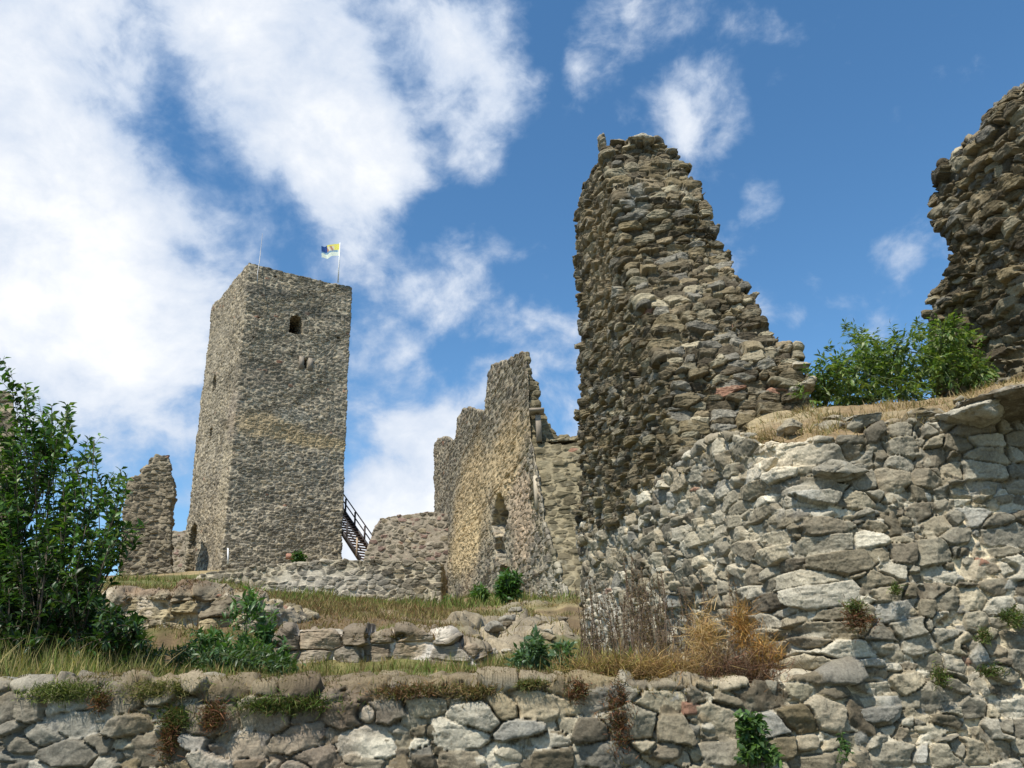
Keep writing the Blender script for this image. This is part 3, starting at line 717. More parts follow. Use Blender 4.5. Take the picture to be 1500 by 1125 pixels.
wall('wall', (V, T), tst2, M_FAR, 0.88, parent=tower)
def box(c, ax, ay, az, s):
    c = np.array(c, float); V = []
    for x in (-1, 1):
        for y in (-1, 1):
            for z in (-1, 1): V.append(c+np.array(ax)*x*s[0]/2+np.array(ay)*y*s[1]/2+np.array(az)*z*s[2]/2)
    T = [(0, 1, 3), (0, 3, 2), (4, 6, 7), (4, 7, 5), (0, 4, 5), (0, 5, 1), (2, 3, 7), (2, 7, 6), (0, 2, 6), (0, 6, 4), (1, 5, 7), (1, 7, 3)]
    return np.array(V), np.array(T)
UP = np.array([0, 0, 1.])
M_JAMB = mat_plain('dressed_stone', (.24, .20, .15), .9, 0, .25, 3)
M_LIME = mat_plain('pale_dressed_stone', (.42, .36, .26), .9, 0, .2, 3)
cw = onplane(447.5, 533, Bk+(K-Bk)*.65, fq)
for s in (-1, 1):
    v_, t_ = box(cw+fq*s*.33+nq*.03, fq, nq, UP, (.34, .22, .95)); mk('window_jamb', v_, t_, M_JAMB, tower, shade=False)
# flag, pole and lightning rod
fp = at(494.5, 425, 52.8); ftop = fp.copy(); ftop[2] = zat(494.5, 357, 52.8)
def tube(pts, rad, n=6):
    pts = [np.array(p, float) for p in pts]; V, T = [], []
    rad = rad if hasattr(rad, '__len__') else [rad]*len(pts)
    for i, p in enumerate(pts):
        d = pts[min(i+1, len(pts)-1)]-pts[max(i-1, 0)]; d = d/max(np.linalg.norm(d), 1e-9)
        a = np.cross(d, [0, 0, 1.] if abs(d[2]) < .9 else [1., 0, 0]); a /= np.linalg.norm(a); b = np.cross(d, a)
        for k in range(n): V.append(p+(a*math.cos(2*math.pi*k/n)+b*math.sin(2*math.pi*k/n))*rad[i])
    for i in range(len(pts)-1):
        for k in range(n):
            p, q = i*n+k, i*n+(k+1) % n; T += [(p, q, q+n), (p, q+n, p+n)]
    T += [(0, k+1, k) for k in range(1, n-1)]; o = (len(pts)-1)*n; T += [(o, o+k, o+k+1) for k in range(1, n-1)]
    return np.array(V), np.array(T)
M_WHITE = mat_plain('white_painted_metal', (.75, .75, .73), .4, 0, .05, 5)
fr_ = root('flagpole', (fp[0], fp[1], K[2]-.3), 'white pole flying a blue, yellow, red and white flag on the tower roof', 'flagpole')
v_, t_ = tube([(fp[0], fp[1], K[2]-.3), (fp[0], fp[1], ftop[2]+.08)], [.05, .035]); mk('pole', v_, t_, M_WHITE, fr_)
H_ = ftop[2]-zat(494.5, 374, 52.8); W_ = 1.32
gx, gz = 56, 34; V, C = [], []
for i in range(gx+1):
    for j in range(gz+1):
        u, w = i/gx, j/gz
        x = -u*W_; z = -w*H_*1.03
        y = .16*u*math.sin(u*9+w*1.2)+.05*math.sin(u*17+w*3)*u
        z += -.42*u**1.2*1.0 + .07*math.sin(u*8)*u
        V.append((fp[0]+x-.02+.10*u*w, fp[1]-.35*u+y, ftop[2]+z))
        if w > .66+.02*math.sin(u*12): cc = (.80, .82, .85)
        elif w > .50: cc = (.22, .36, .62) if u > .10 else (.75, .78, .8)
        elif u > .68: cc = (.035, .085, .32)
        elif u < .30 or w < .12: cc = (.85, .74, .20)
        else:
            cc = (.55, .28, .24) if math.sin(u*26+w*9) > .1 else (.80, .72, .62)
        C.append(cc)
T = []
for i in range(gx):
    for j in range(gz): a = i*(gz+1)+j; T += [(a, a+1, a+gz+2), (a, a+gz+2, a+gz+1)]
M_FLAG = mat_leaf('flag_cloth', .8, .35, .1); M_FLAG.name = 'flag_cloth'
mk('flag', V, T, M_FLAG, fr_, np.array(C))
lr = at(379, 384, 50.1)
lrr = root('lightning_rod', (lr[0], lr[1], K[2]-.9), 'thin grey lightning rod above the near corner of the tower', 'lightning rod')
v_, t_ = tube([at(377, 420, 49.8), at(377.5, 398, 49.9), at(380, 384, 50.2), at(384.5, 342, 50.2)], [.03, .03, .025, .012]); mk('rod', v_, t_, mat_plain('grey_metal', (.33, .33, .32), .5, .6, .1, 5), lrr)
v_, t_ = tube([at(334, 803, 49.4), at(334, 827, 49.4)], .05); lc = mk('conduit', v_, t_, M_WHITE, None, None, at(334, 827, 49.4)); meta(lc, 'short white cable conduit at the foot of the tower near corner', 'conduit')
v_, t_ = box(at(424, 816, 50.0)+nq*.2, fq, nq, UP, (.5, .3, .32)); pl = mk('brick_patch', v_, t_, mat_plain('reddish_brick', (.34, .17, .11), .8, 0, .2, 4), None, None, at(424, 822, 50)); meta(pl, 'small reddish brick patch at the foot of the tower beside a green tuft', 'brickwork')  # plain box standing for a reddish brick patch, not a signboard

# ------------------------------------------------------------------ wooden stair behind the tower
S0, S1 = at(541, 822, 53.6), at(472, 719, 57.5)       # foot and head of the flight
sd = (S1-S0); sdh = np.array([sd[0], sd[1], 0]); sdh /= np.linalg.norm(sdh); sw = np.array([-sdh[1], sdh[0], 0]); sdn = sd/np.linalg.norm(sd); sup = np.cross(sw, sdn); sup = sup if sup[2] > 0 else -sup
st_ = root('staircase', S0, 'steep wooden stair with dark handrails climbing beside the tower right corner', 'staircase')
M_WOOD = mat_plain('weathered_wood', (.20, .12, .085), .8, 0, .35, 4); M_DKW = mat_plain('dark_stained_wood', (.035, .025, .022), .6, 0, .3, 4); M_PALEW = mat_plain('raw_timber', (.45, .33, .22), .8, 0, .2, 4)
Lsd = np.linalg.norm(sd)
for s in (-1, 1):
    c = (S0+S1)/2+sw*s*.75; v_, t_ = box(c, sdn, sw, sup, (Lsd, .08, .32)); mk('stringer', v_, t_, M_DKW, st_, shade=False)
    for hh in (.55, 1.05):
        v_, t_ = box(c+UP*hh+sup*.1, sdn, sw, sup, (Lsd, .05, .07)); mk('handrail', v_, t_, M_DKW, st_, shade=False)
    for k in range(5):
        b = S0+sd*(k+.35)/5+sw*s*.75; v_, t_ = box(b+UP*.5, sdh, sw, UP, (.10, .09, 1.25)); mk('post', v_, t_, M_DKW if k else M_PALEW, st_, shade=False)
nst = 26
for k in range(nst):
    b = S0+sd*(k+.5)/nst; v_, t_ = box(b, sdh, sw, UP, (.30, 1.5, .05)); mk('tread', v_, t_, M_WOOD, st_, shade=False)
v_, t_ = box(S0+sw*(-.9)+UP*.1, sdh, sw, UP, (.12, .12, 1.0)); mk('post', v_, t_, M_PALEW, st_, shade=False)

# ------------------------------------------------------------------ curtain wall in the middle
PC0 = at(832, 870, 22.0); PC0[2] = 0
ca = [(648, 905), (648, 868), (637, 752), (635, 652), (640, 643), (655, 639), (664, 646), (668, 641), (671, 612), (678, 600), (690, 596), (700, 600), (711, 602), (713, 575), (717, 545), (722, 535), (745, 527), (757, 516), (765, 513)]
cb = [(836, 905), (830, 868), (812, 810), (797, 760), (788, 700), (782, 660), (777, 640), (775, 600), (774, 555), (772, 535), (770, 514)]
cc_ = [(960, 905), (960, 700), (958, 646), (940, 640), (868, 642), (858, 641), (820, 638), (806, 646), (797, 652), (794, 648), (793, 600), (791, 560), (781, 553), (777, 545), (774, 516)]
V2, T2 = corner_loft(PC0+np.array([.04, 0, 0]), DR, None, cb, cc_, 1.3, jag=.05, nlev=50)
nC = np.array([DR[1], -DR[0], 0]); nC = -nC           # outward (towards the viewer's left)
cuts = []
def px_cut(pts, P, along, nrm, depth):
    return extrude([onplane(a, b, P, along)+nrm*.5 for a, b in pts], -nrm*(depth+.5))
cuts.append(px_cut([(728, 828), (725, 805), (727, 785), (721, 770), (724, 745), (728, 722), (736, 720), (741, 735), (746, 752), (742, 772), (736, 790), (740, 808), (739, 826)], PC0, DR, nC, 3.2))
cuts.append(px_cut([(731, 862), (730, 838), (735, 826), (741, 826), (746, 838), (746, 862)], PC0, DR, nC, 3.0))
cuts.append(px_cut([(777, 748), (776, 712), (780, 700), (784, 712), (784, 748)], PC0, DR, nC, 1.0))
oc2 = ragged(ca[::-1], 10, 1.2, 9)[:-1]+ca[:1] if False else ca
pc_ = [onplane(a, b, PC0, DR) for a, b in ragged(list(cb)+list(ca[::-1]), 14, .8, 9, keep=(10, 28))]
V, T = extrude(pc_, -nC*1.4+DR*4.2); V, T = boolean_cut(V, T, cuts)
cur = root('curtain_wall', PC0, 'stepped castle wall with tan plaster remains and a dark breach, between tower and pillar', 'wall')
cst = Style(size=(.36, .36, .19), seed=51, amp=.055, joint=.24, mort=.0, mvar=.022, slope=.25, wv=.5, jit=.85, pal=[(.19, .165, .125), (.22, .195, .15), (.155, .135, .105), (.25, .22, .165), (.23, .185, .13)], mcol=(.38, .32, .22), big=.10, bigs=3, rough=.008, drop=.07,
    tints=[(onplane(690, 740, PC0, DR), (2.4, 8, 3.4), (.40, .30, .17), .9), (onplane(740, 670, PC0, DR), (1.6, 4.4, 2.0), (.40, .30, .17), .88), (onplane(680, 800, PC0, DR), (1.8, 7, 1.6), (.42, .32, .18), .8), (onplane(765, 760, PC0, DR), (1.2, 2.4, 1.7), (.36, .27, .18), .8),
           (onplane(745, 600, PC0, DR), (1.5, 2.6, .9), (.14, .12, .095), .4), (at(830, 740, 22.8), (1.1, 1.5, 2.6), (.165, .145, .085), .7), (at(850, 800, 22.3), (1.1, 1.5, 1.4), (.20, .18, .12), .6), (onplane(810, 860, PC0, DR), (1.5, 3, .7), (.42, .38, .30), .4)])
import copy
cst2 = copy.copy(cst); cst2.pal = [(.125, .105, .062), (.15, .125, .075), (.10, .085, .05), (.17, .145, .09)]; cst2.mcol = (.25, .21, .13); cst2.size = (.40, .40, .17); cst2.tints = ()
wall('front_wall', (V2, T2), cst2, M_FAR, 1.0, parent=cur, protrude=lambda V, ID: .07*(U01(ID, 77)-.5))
wall('side_wall', (V, T), cst, M_FAR, 1.0, parent=cur, base=None, protrude=lambda V, ID: .07*(U01(ID, 77)-.5)*(V[:, 0] > PC0[0]-.3))
qq = onplane(789, 720, PC0, DR)
v_, t_ = box(onplane(788, 722, PC0, DR)+nC*.02, DR, nC, UP, (.14, .2, 1.1)); mk('window_jamb', v_, t_, M_LIME, cur, shade=False)
yb_ = onplane(776, 600, PC0, DR)[1]
v_, t_ = box(at(786, 603, yb_-.1), np.array([1, 0, 0.]), np.array([0, 1., 0]), UP, (.50, .5, .09)); mk('lintel', v_, t_, M_JAMB, cur, shade=False)
v_, t_ = box(at(789, 628, yb_-.05), np.array([1, 0, 0.]), np.array([0, 1., 0]), UP, (.18, .25, .9)); mk('window_jamb', v_, t_, M_JAMB, cur, shade=False)

# link wall between stair and curtain wall
lw = ragged([(528, 845), (533, 815), (548, 772), (556, 760), (575, 756), (600, 754), (620, 751), (642, 750), (660, 752), (660, 860), (528, 860)], 16, 1.2, 12)
lst = Style(size=(.42, .42, .22), seed=61, amp=.06, joint=.22, slope=.3, wv=.5, pal=far_pal+[(.22, .15, .12), (.24, .16, .125)], mcol=(.33, .28, .21), big=.1, bigs=3, rough=.01, drop=.08)
wall('ruined_wall', extrude([at(a, b, 44.5) for a, b in lw], (0, 1.5, 0)), lst, M_FAR, 1.0, label='low dark brick-toned rubble wall between the stair and the stepped castle wall', cat='wall')
# ruin left of the tower
PLR = at(250, 850, 47.0); PLR[2] = 0
la = [(160, 930), (165, 870), (171, 845), (178, 790), (184, 740), (190, 702), (205, 692), (214, 680), (222, 672), (230, 665)]
lb = [(224, 930), (226, 870), (228, 845), (228, 790), (229, 740), (230, 700), (232, 680), (234, 664)]
lc_ = [(256, 930), (254, 870), (250, 830), (250, 780), (253, 735), (254, 722), (250, 710), (249, 685), (249, 665)]
lrs = Style(size=(.42, .42, .22), seed=67, amp=.08, joint=.22, slope=.35, wv=.5, pal=[(.16, .135, .095), (.19, .16, .11), (.125, .105, .075), (.22, .185, .125)], mcol=(.30, .25, .17), big=.2, bigs=2, rough=.01, drop=.09, tints=[(at(205, 740, 50), (3, 5, 2.5), (.25, .20, .13), .4)])
lr_out = [(170, 930), (171, 850), (176, 800), (180, 760), (184, 715), (190, 702), (206, 696), (210, 684), (218, 680), (221, 671), (229, 665), (248, 664), (249, 690), (254, 705), (255, 728), (250, 740), (250, 790), (253, 850), (254, 930)]
wall('ruined_wall', extrude([onplane(a, b, at(228, 850, 49), np.array([.96, .28, 0])) for a, b in ragged(lr_out, 6, 1.6, 21, keep=(18,))], (-.7, 1.9, 0)), lrs, M_FAR, 1.0, label='tall jagged remnant of wall standing left of the tower behind the leafy bush', cat='ruin', protrude=lambda V, ID: .1*(U01(ID, 77)-.5))
lw2 = ragged([(240, 850), (244, 778), (262, 779), (276, 777), (284, 778), (284, 850)], 14, .8, 2)
wall('ruined_wall', extrude([at(a, b, 58.5) for a, b in lw2], (0, 1.5, 0)), lst, M_FAR, 1.0, label='low shaded wall closing the gap between the jagged ruin and the tower', cat='wall')
# far-left ruin half hidden by the bush
lw3 = ragged([(-160, 900), (-160, 520), (-60, 548), (8, 556), (20, 556), (34, 566), (36, 640), (40, 760), (48, 900)], 12, 1.5, 6, keep=(0, 1))
wall('ruined_wall', extrude([at(a-12, b+14, 34) for a, b in lw3], (-2.2, 1, 0)), lrs, M_FAR, 1.3, label='dark ruined wall top showing at the left edge through the leaves', cat='ruin')

# ------------------------------------------------------------------ vegetation
RS = np.random.RandomState
def unit(a): return a/np.maximum(np.linalg.norm(a, axis=-1, keepdims=True), 1e-9)
def leaves(P, D, L, W, col, seed=0, fold=.25, droop=.15, up=None):
    """one mesh of lanceolate folded leaves: base P, direction D"""
    r = RS(seed); n = len(P); D = unit(D)
    upv = unit(np.array([0, 0, 1.])+r.normal(0, .45, (n, 3))) if up is None else up
    S = unit(np.cross(D, upv)); Nn = np.cross(S, D); L = np.asarray(L)[:, None]; W = np.asarray(W)[:, None]
    mid = P+D*L*.48+Nn*L*.04; tip = P+D*L-Nn*L*droop
    l = P+D*L*.42+S*W*.5+Nn*W*fold; rr_ = P+D*L*.42-S*W*.5+Nn*W*fold
    l2 = P+D*L*.74+S*W*.30+Nn*W*fold*.5-Nn*L*droop*.4; r2 = P+D*L*.74-S*W*.30+Nn*W*fold*.5-Nn*L*droop*.4
    V = np.stack([P, l, rr_, mid, l2, r2, tip], 1).reshape(-1, 3)
    b = (np.arange(n)*7)[:, None, None]
    T = (np.array([[0, 3, 1], [0, 2, 3], [1, 3, 4], [3, 2, 5], [3, 6, 4], [3, 5, 6]])[None]+b).reshape(-1, 3)
    return V, T, np.repeat(col, 7, 0)
def blades(P, D, H_, W, col, seed=0, bend=.5):
    r = RS(seed); n = len(P); D = unit(D); H_ = np.asarray(H_)[:, None]; W = np.asarray(W)[:, None]
    side = unit(np.cross(D, unit(r.normal(0, 1, (n, 3))))); bd = unit(np.cross(side, D))*r.uniform(-1, 1, (n, 1))*bend*H_
    a = P-side*W*.5; b = P+side*W*.5; c = P+D*H_*.5+bd*.3-side*W*.38; d = P+D*H_*.5+bd*.3+side*W*.38; t = P+D*H_*.95+bd
    V = np.stack([a, b, c, d, t], 1).reshape(-1, 3); k = (np.arange(n)*5)[:, None, None]
    T = (np.array([[0, 1, 3], [0, 3, 2], [2, 3, 4]])[None]+k).reshape(-1, 3)
    cc = np.repeat(col, 5, 0).reshape(n, 5, 3); 
    return V, T, cc.reshape(-1, 3)
def pick(cols, n, r, var=.25):
    c = np.array(cols)[r.randint(0, len(cols), n)]; return np.clip(c*(1+r.uniform(-var, var, (n, 1))), .003, .95)
def inpoly(x, y, poly):
    ins = np.zeros(len(x), bool); n = len(poly)
    for i in range(n):
        x1, y1 = poly[i]; x2, y2 = poly[(i+1) % n]
        if y1 == y2: continue
        ins ^= ((y1 > y) != (y2 > y)) & (x < (x2-x1)*(y-y1)/(y2-y1)+x1)
    return ins
def sample_poly(poly, n, r):
    a = np.array(poly); lo, hi = a.min(0), a.max(0); out = np.zeros((0, 2))
    while len(out) < n:
        q = r.uniform(lo, hi, (n*3, 2)); q = q[inpoly(q[:, 0], q[:, 1], poly)]; out = np.concatenate([out, q])
    return out[:n]
def at_n(px, py, y):
    d = _F+_R*((px[:, None]-750)/FPX)+_U*((562.5-py[:, None])/FPX); return EYE+d*(y/d[:, 1])[:, None]
GREEN = [(.045, .10, .02), (.06, .13, .03), (.035, .08, .02), (.08, .15, .035), (.05, .095, .03)]
def bush(name, label, cat, roots, poly, ntips, dr, leafL, leafW, nleaf, cols, seed, stem_r=.012, shoot=.4, compound=False, group=None, mat=None, lift=.55, stemmat=None, splay=.7, minseg=5):
    """roots: world points; poly: pixel outline of the crown, filled between two distances dr"""
    r = RS(seed); roots = np.array(roots, float)
    q = sample_poly(poly, ntips, r); dep = r.uniform(dr[0], dr[1], ntips)
    tips = at_n(q[:, 0], q[:, 1], dep)
    base = roots[0]; e = root(name, base, label, cat, group)
    SV, ST, o = [], [], 0; LP, LD = [], []
    main = r.permutation(ntips)[:max(3, ntips//9)]
    for i in range(ntips):
        rt = roots[np.argmin(np.abs(roots[:, 0]-tips[i, 0])+r.uniform(0, .3, len(roots)))]
        if i not in main:                         # side shoots leave from a main stem
            j = main[np.argmin(np.linalg.norm(tips[main]-tips[i], axis=1)+r.uniform(0, .15, len(main)))]; 
            rj = roots[np.argmin(np.abs(roots[:, 0]-tips[j, 0]))]
            f = r.uniform(.35, .8); st0 = rj*(1-f)**2+2*f*(1-f)*(rj+(tips[j]-rj)*.45+np.array([0, 0, lift*.3]))+tips[j]*f*f
        else: st0 = rt+r.normal(0, .02, 3)*np.array([1, 1, 0])
        h = tips[i]-st0; L = np.linalg.norm(h)
        c = st0+h*.45+np.array([0, 0, lift*L*.25])+r.normal(0, .04*L, 3)
        t = np.linspace(0, 1, minseg)[:, None]; pts = st0*(1-t)**2+2*t*(1-t)*c+tips[i]*t*t
        r0 = stem_r*(1 if i in main else .4)
        v_, t_ = tube(pts, list(np.linspace(r0, r0*.25, minseg)), 4); SV.append(v_); ST.append(t_+o); o += len(v_)
        fr = min(1, shoot/max(L, .01)); tt = 1-fr*r.uniform(0, 1, nleaf)**.9
        tt = tt[:, None]; P = st0*(1-tt)**2+2*tt*(1-tt)*c+tips[i]*tt*tt
        tan = unit(2*(1-tt)*(c-st0)+2*tt*(tips[i]-c))
        sd = unit(np.cross(tan, unit(r.normal(0, 1, (nleaf, 3)))))
        LP.append(P); LD.append(unit(tan*(1-splay)+sd*splay+np.array([0, 0, .08])))
    P = np.concatenate(LP); D = np.concatenate(LD); n = len(P)
    if compound:                                  # leaflets in pairs along a drooping stalk
        k = compound; S = unit(np.cross(D, np.array([0, 0, 1.])+r.normal(0, .3, (n, 3)))); PP, DD = [], []
        for j in range(k):
            f = (j//2+1)/((k+1)//2)
            if j == k-1: PP.append(P+D*leafL*1.9); DD.append(D+np.array([0, 0, -.25]))
            else:
                s = 1 if j % 2 else -1; PP.append(P+D*leafL*(.5+1.3*f)+np.array([0, 0, -.1*leafL*f])); DD.append(D*.55+S*s*.8+np.array([0, 0, -.2]))
        P = np.concatenate(PP); D = np.concatenate(DD); n = len(P)
    Ls = leafL*r.uniform(.65, 1.2, n)
    V, T, C = leaves(P, D, Ls, Ls*leafW, pick(cols, n, r), seed)
    mk('branches', np.concatenate(SV), np.concatenate(ST), stemmat or M_BARK, e)
    mk('foliage', V, T, mat or M_LEAF, e, C, shade=False)
    return e
M_GSTEM = mat_plain('green_stem', (.09, .12, .04), .7, 0, .3, 40)

bush('leafy_shrub', 'large dark green leafy shrub filling the left edge, shoots reaching toward the tower', 'shrub',
     [at(-40, 1000, 6.2), at(30, 1000, 6.4), at(90, 1000, 6.0), at(-120, 1000, 6.3)],
     [(-170, 480), (-20, 512), (12, 518), (22, 560), (60, 572), (82, 600), (104, 590), (118, 625), (150, 622), (150, 660), (128, 700), (150, 730), (165, 690), (190, 682), (192, 712), (172, 745), (206, 752), (214, 772), (180, 790), (150, 830), (178, 870), (205, 905), (228, 945), (190, 972), (120, 965), (60, 955), (-170, 960)],
     820, (5.5, 7.0), .072, .44, 30, [(.045, .10, .018), (.065, .14, .03), (.03, .065, .016), (.085, .17, .035), (.11, .16, .04)], 1, stem_r=.012, shoot=.62, splay=.66)
bush('leafy_shrub', 'dense dark lower growth at the foot of the big left shrub, above the grassy edge', 'shrub',
     [at(40, 1000, 5.6), at(120, 1000, 5.7), at(190, 1000, 5.8)],
     [(-60, 800), (60, 790), (120, 840), (160, 880), (190, 905), (232, 940), (238, 958), (210, 975), (120, 972), (0, 940), (-60, 900)],
     330, (5.3, 6.3), .06, .38, 24, [(.028, .06, .014), (.038, .085, .02), (.03, .055, .015)], 2, stem_r=.014, shoot=.25)
bush('elder_bush', 'bright green bush with drooping compound leaves on the crest between pillar and right ruin', 'bush',
     [at(1205, 612, 6.1), at(1250, 610, 6.2), at(1310, 600, 6.2), at(1370, 592, 6.1), at(1430, 575, 6.1)],
     [(1176, 600), (1172, 560), (1180, 540), (1195, 548), (1205, 520), (1225, 528), (1240, 530), (1232, 496), (1236, 484), (1258, 482), (1275, 488), (1290, 520), (1306, 495), (1318, 478), (1345, 478), (1352, 505), (1366, 500), (1362, 470), (1384, 462), (1412, 462), (1420, 485), (1445, 490), (1462, 505), (1460, 545), (1440, 572), (1390, 590), (1300, 602), (1200, 606)],
     230, (5.4, 6.9), .052, .36, 8, [(.09, .15, .035), (.13, .19, .045), (.06, .11, .03), (.18, .22, .07)], 3, stem_r=.012, shoot=.24, compound=7, stemmat=M_GSTEM)
bush('leafy_plant', 'tall green sapling clump with narrow leaves in front of the dry-stone wall, left end', 'plant',
     [at(300, 1000, 7.2), at(350, 1000, 7.1), at(400, 1000, 7.2)],
     [(262, 950), (285, 915), (300, 925), (325, 900), (345, 880), (350, 862), (372, 860), (385, 868), (405, 885), (408, 910), (392, 925), (420, 915), (425, 940), (400, 960), (438, 965), (440, 990), (260, 990)],
     120, (6.8, 7.5), .085, .30, 15, [(.07, .14, .035), (.05, .11, .03), (.09, .17, .05)], 4, stem_r=.008, shoot=.3, stemmat=M_GSTEM)
bush('leafy_plant', 'low dark green thicket at the foot of the rock outcrop', 'plant', [at(230, 1000, 6.6), at(320, 1000, 6.6), at(420, 1000, 6.7)],
     [(200, 960), (250, 948), (300, 955), (360, 950), (420, 955), (445, 972), (440, 992), (200, 992)], 110, (6.3, 7.2), .07, .28, 16, [(.045, .085, .03), (.06, .11, .035), (.05, .08, .03)], 5, stem_r=.006, shoot=.22, stemmat=M_GSTEM)
for i, (poly, rts, lab, sd) in enumerate([
    ([(744, 985), (752, 950), (768, 945), (775, 922), (786, 918), (792, 940), (806, 955), (812, 985)], [(765, 1000), (790, 1000)], 'blue-green leafy weed with a tall spire left of the dry stalks', 21),
    ([(808, 985), (812, 950), (825, 938), (840, 955), (848, 985)], [(825, 1000)], 'shorter grey-green weed between the spired weed and the dry stalks', 22)]):
    bush('leafy_weed', lab, 'weed', [at(a, b, 5.1) for a, b in rts], poly, 60-25*i, (4.95, 5.35), .055, .34, 14, [(.07, .13, .06), (.09, .15, .07), (.055, .10, .045)], sd, stem_r=.005, shoot=.16, stemmat=M_GSTEM, group='weeds on the ledge')
bush('small_bush', 'round green bush at the foot of the castle wall by the arched opening', 'bush', [at(746, 880, 21)], [(728, 872), (732, 845), (740, 832), (748, 842), (760, 836), (764, 858), (758, 876), (736, 878)], 90, (20.6, 21.4), .20, .40, 12, GREEN, 31, stem_r=.02, shoot=.5)
bush('small_bush', 'little green tuft on the ledge at the foot of the tower face', 'bush', [at(438, 830, 49)], [(428, 826), (430, 812), (438, 806), (446, 812), (450, 826)], 40, (48.6, 49.2), .30, .4, 12, GREEN, 32, stem_r=.02, shoot=.6)
bush('small_bush', 'dark green bush in the shade at the right end of the terrace wall', 'bush', [at(658, 912, 30)], [(648, 908), (648, 888), (655, 872), (664, 882), (670, 905)], 60, (29, 31), .22, .4, 12, GREEN, 33, stem_r=.02, shoot=.5)
bush('small_bush', 'low green bush growing between the terrace wall and the leafy bush by the arch', 'bush', [at(700, 880, 26)], [(690, 880), (694, 860), (702, 855), (712, 862), (716, 880)], 40, (25, 26.5), .2, .35, 12, [(.08, .14, .03), (.06, .12, .03)], 34, stem_r=.02, shoot=.5)
bush('climbing_plant', 'green leafy plant growing up the joint between low wall and big ruin at the bottom', 'plant', [at(1100, 1160, 4.08), at(1120, 1160, 4.08)],
     [(1070, 1122), (1084, 1080), (1078, 1045), (1100, 1035), (1122, 1060), (1112, 1085), (1140, 1100), (1150, 1122)], 75, (3.98, 4.14), .042, .5, 13, [(.06, .12, .03), (.09, .16, .04), (.05, .09, .03)], 36, stem_r=.004, shoot=.14, stemmat=M_GSTEM)
bush('leafy_rosette', 'dark green broad-leaved rosette at the foot of the dry stalks', 'plant', [at(940, 1003, 4.5)], [(922, 1000), (925, 975), (940, 965), (958, 978), (962, 1000)], 14, (4.4, 4.55), .11, .28, 5, [(.06, .13, .03), (.09, .17, .03)], 37, stem_r=.003, shoot=.1, stemmat=M_GSTEM)
bush('leafy_sprig', 'small green sprig rooted in the wall near the bottom, right of the climbing plant', 'plant', [at(1240, 1118, 4.12)], [(1228, 1112), (1236, 1085), (1250, 1090), (1258, 1112)], 10, (4.0, 4.1), .03, .4, 8, GREEN, 38, stem_r=.003, shoot=.08, stemmat=M_GSTEM)

# grass growing on the slopes
def scatter(V, T, n, dens, seed):
    a, b, c = V[T[:, 0]], V[T[:, 1]], V[T[:, 2]]; nn = np.cross(b-a, c-a); ar = np.linalg.norm(nn, axis=1)
    m = (a+b+c)/3; px, py, w = project(m); ok = (w > .5) & (px > -120) & (px < 1620) & (py < 1200) & (py > 0)
    wt = ar*ok*dens(m, px, py); p = wt/wt.sum(); r = RS(seed); i = r.choice(len(T), n, p=p)
    u, v = r.uniform(0, 1, (2, n)); s = u+v > 1; u[s], v[s] = 1-u[s], 1-v[s]
    return a[i]+(b[i]-a[i])*u[:, None]+(c[i]-a[i])*v[:, None]
def grass(name, src, n, dens, hfun, cols, seed, wpx=.9, lean=.35, label=None):
    P = scatter(src[0], src[1], n, dens, seed); r = RS(seed+1); d = P[:, 1]
    h = hfun(P)*r.uniform(.45, 1.25, n); D = np.array([0, 0, 1.])+r.normal(0, lean, (n, 3))
    W = np.maximum(.0025, wpx*d/797.5)*r.uniform(.6, 1.2, n)
    clump = fbm(P/.35, 2, seed); cc = pick(cols, n, r, .3)
    clump2 = np.clip(1+1.1*fbm(P/(.07*np.maximum(1, d/6))[:, None], 2, seed+3)+.6*clump, .25, 2.2)
    V, T, C = blades(P-np.array([0, 0, .01]), D, h*clump2, W, cc*np.clip(1+.5*fbm(P/.22, 2, seed+9), .5, 1.5)[:, None], seed)
    o = mk(name, V, T, M_DRY, None, C, P.mean(0), shade=False); o['kind'] = 'stuff'; return o
def dn_near(P, px, py): return (P[:, 1] > 4.8)*(P[:, 1] < 9)*(px < 1180)*sstep(-.35, .3, fbm(P/.5, 3, 5)+.3*(px < 230))*(1-.75*np.interp(P[:, 1], [5.2, 7], [0, .5])*0)
grass('grass', HILL, 26000, dn_near, lambda P: .05+.04*(P[:, 1] > 5), [(.14, .17, .045), (.22, .20, .08), (.10, .14, .035), (.27, .22, .10), (.19, .13, .06)], 101)
grass('tall_grass', HILL, 9000, lambda P, px, py: (P[:, 1] > 4.85)*(P[:, 1] < 7.2)*(px < 235)*(1+2*(px < 130)), lambda P: .17+0*P[:, 1], [(.20, .21, .07), (.28, .24, .10), (.13, .17, .045), (.33, .27, .13)], 102, lean=.28)
grass('grass', HILL, 26000, lambda P, px, py: (P[:, 1] > 9)*(P[:, 1] < 20)*sstep(-.2, .3, fbm(P/1.1, 3, 66))*(1-.85*(py > 905)*(np.abs(px-745) < 60)), lambda P: .11+.05*fbm(P/1.5, 2, 5), [(.20, .16, .07), (.15, .10, .05), (.13, .13, .045), (.25, .20, .09)], 103)
grass('grass', HILL, 22000, lambda P, px, py: (P[:, 1] > 20)*(P[:, 1] < 36)*(.10+sstep(.0, .35, fbm(P/2.5, 3, 67)+.3*(py < 893)*(px > 400)))*(1-.92*np.exp(-((px-470)/70)**2-((py-903)/16)**2))*(1-.9*np.exp(-((px-570)/14)**2-((py-900)/16)**2)), lambda P: .26+.16*fbm(P/2.5, 2, 6), [(.12, .155, .04), (.16, .18, .05), (.20, .17, .07), (.10, .13, .035), (.17, .115, .055)], 104)
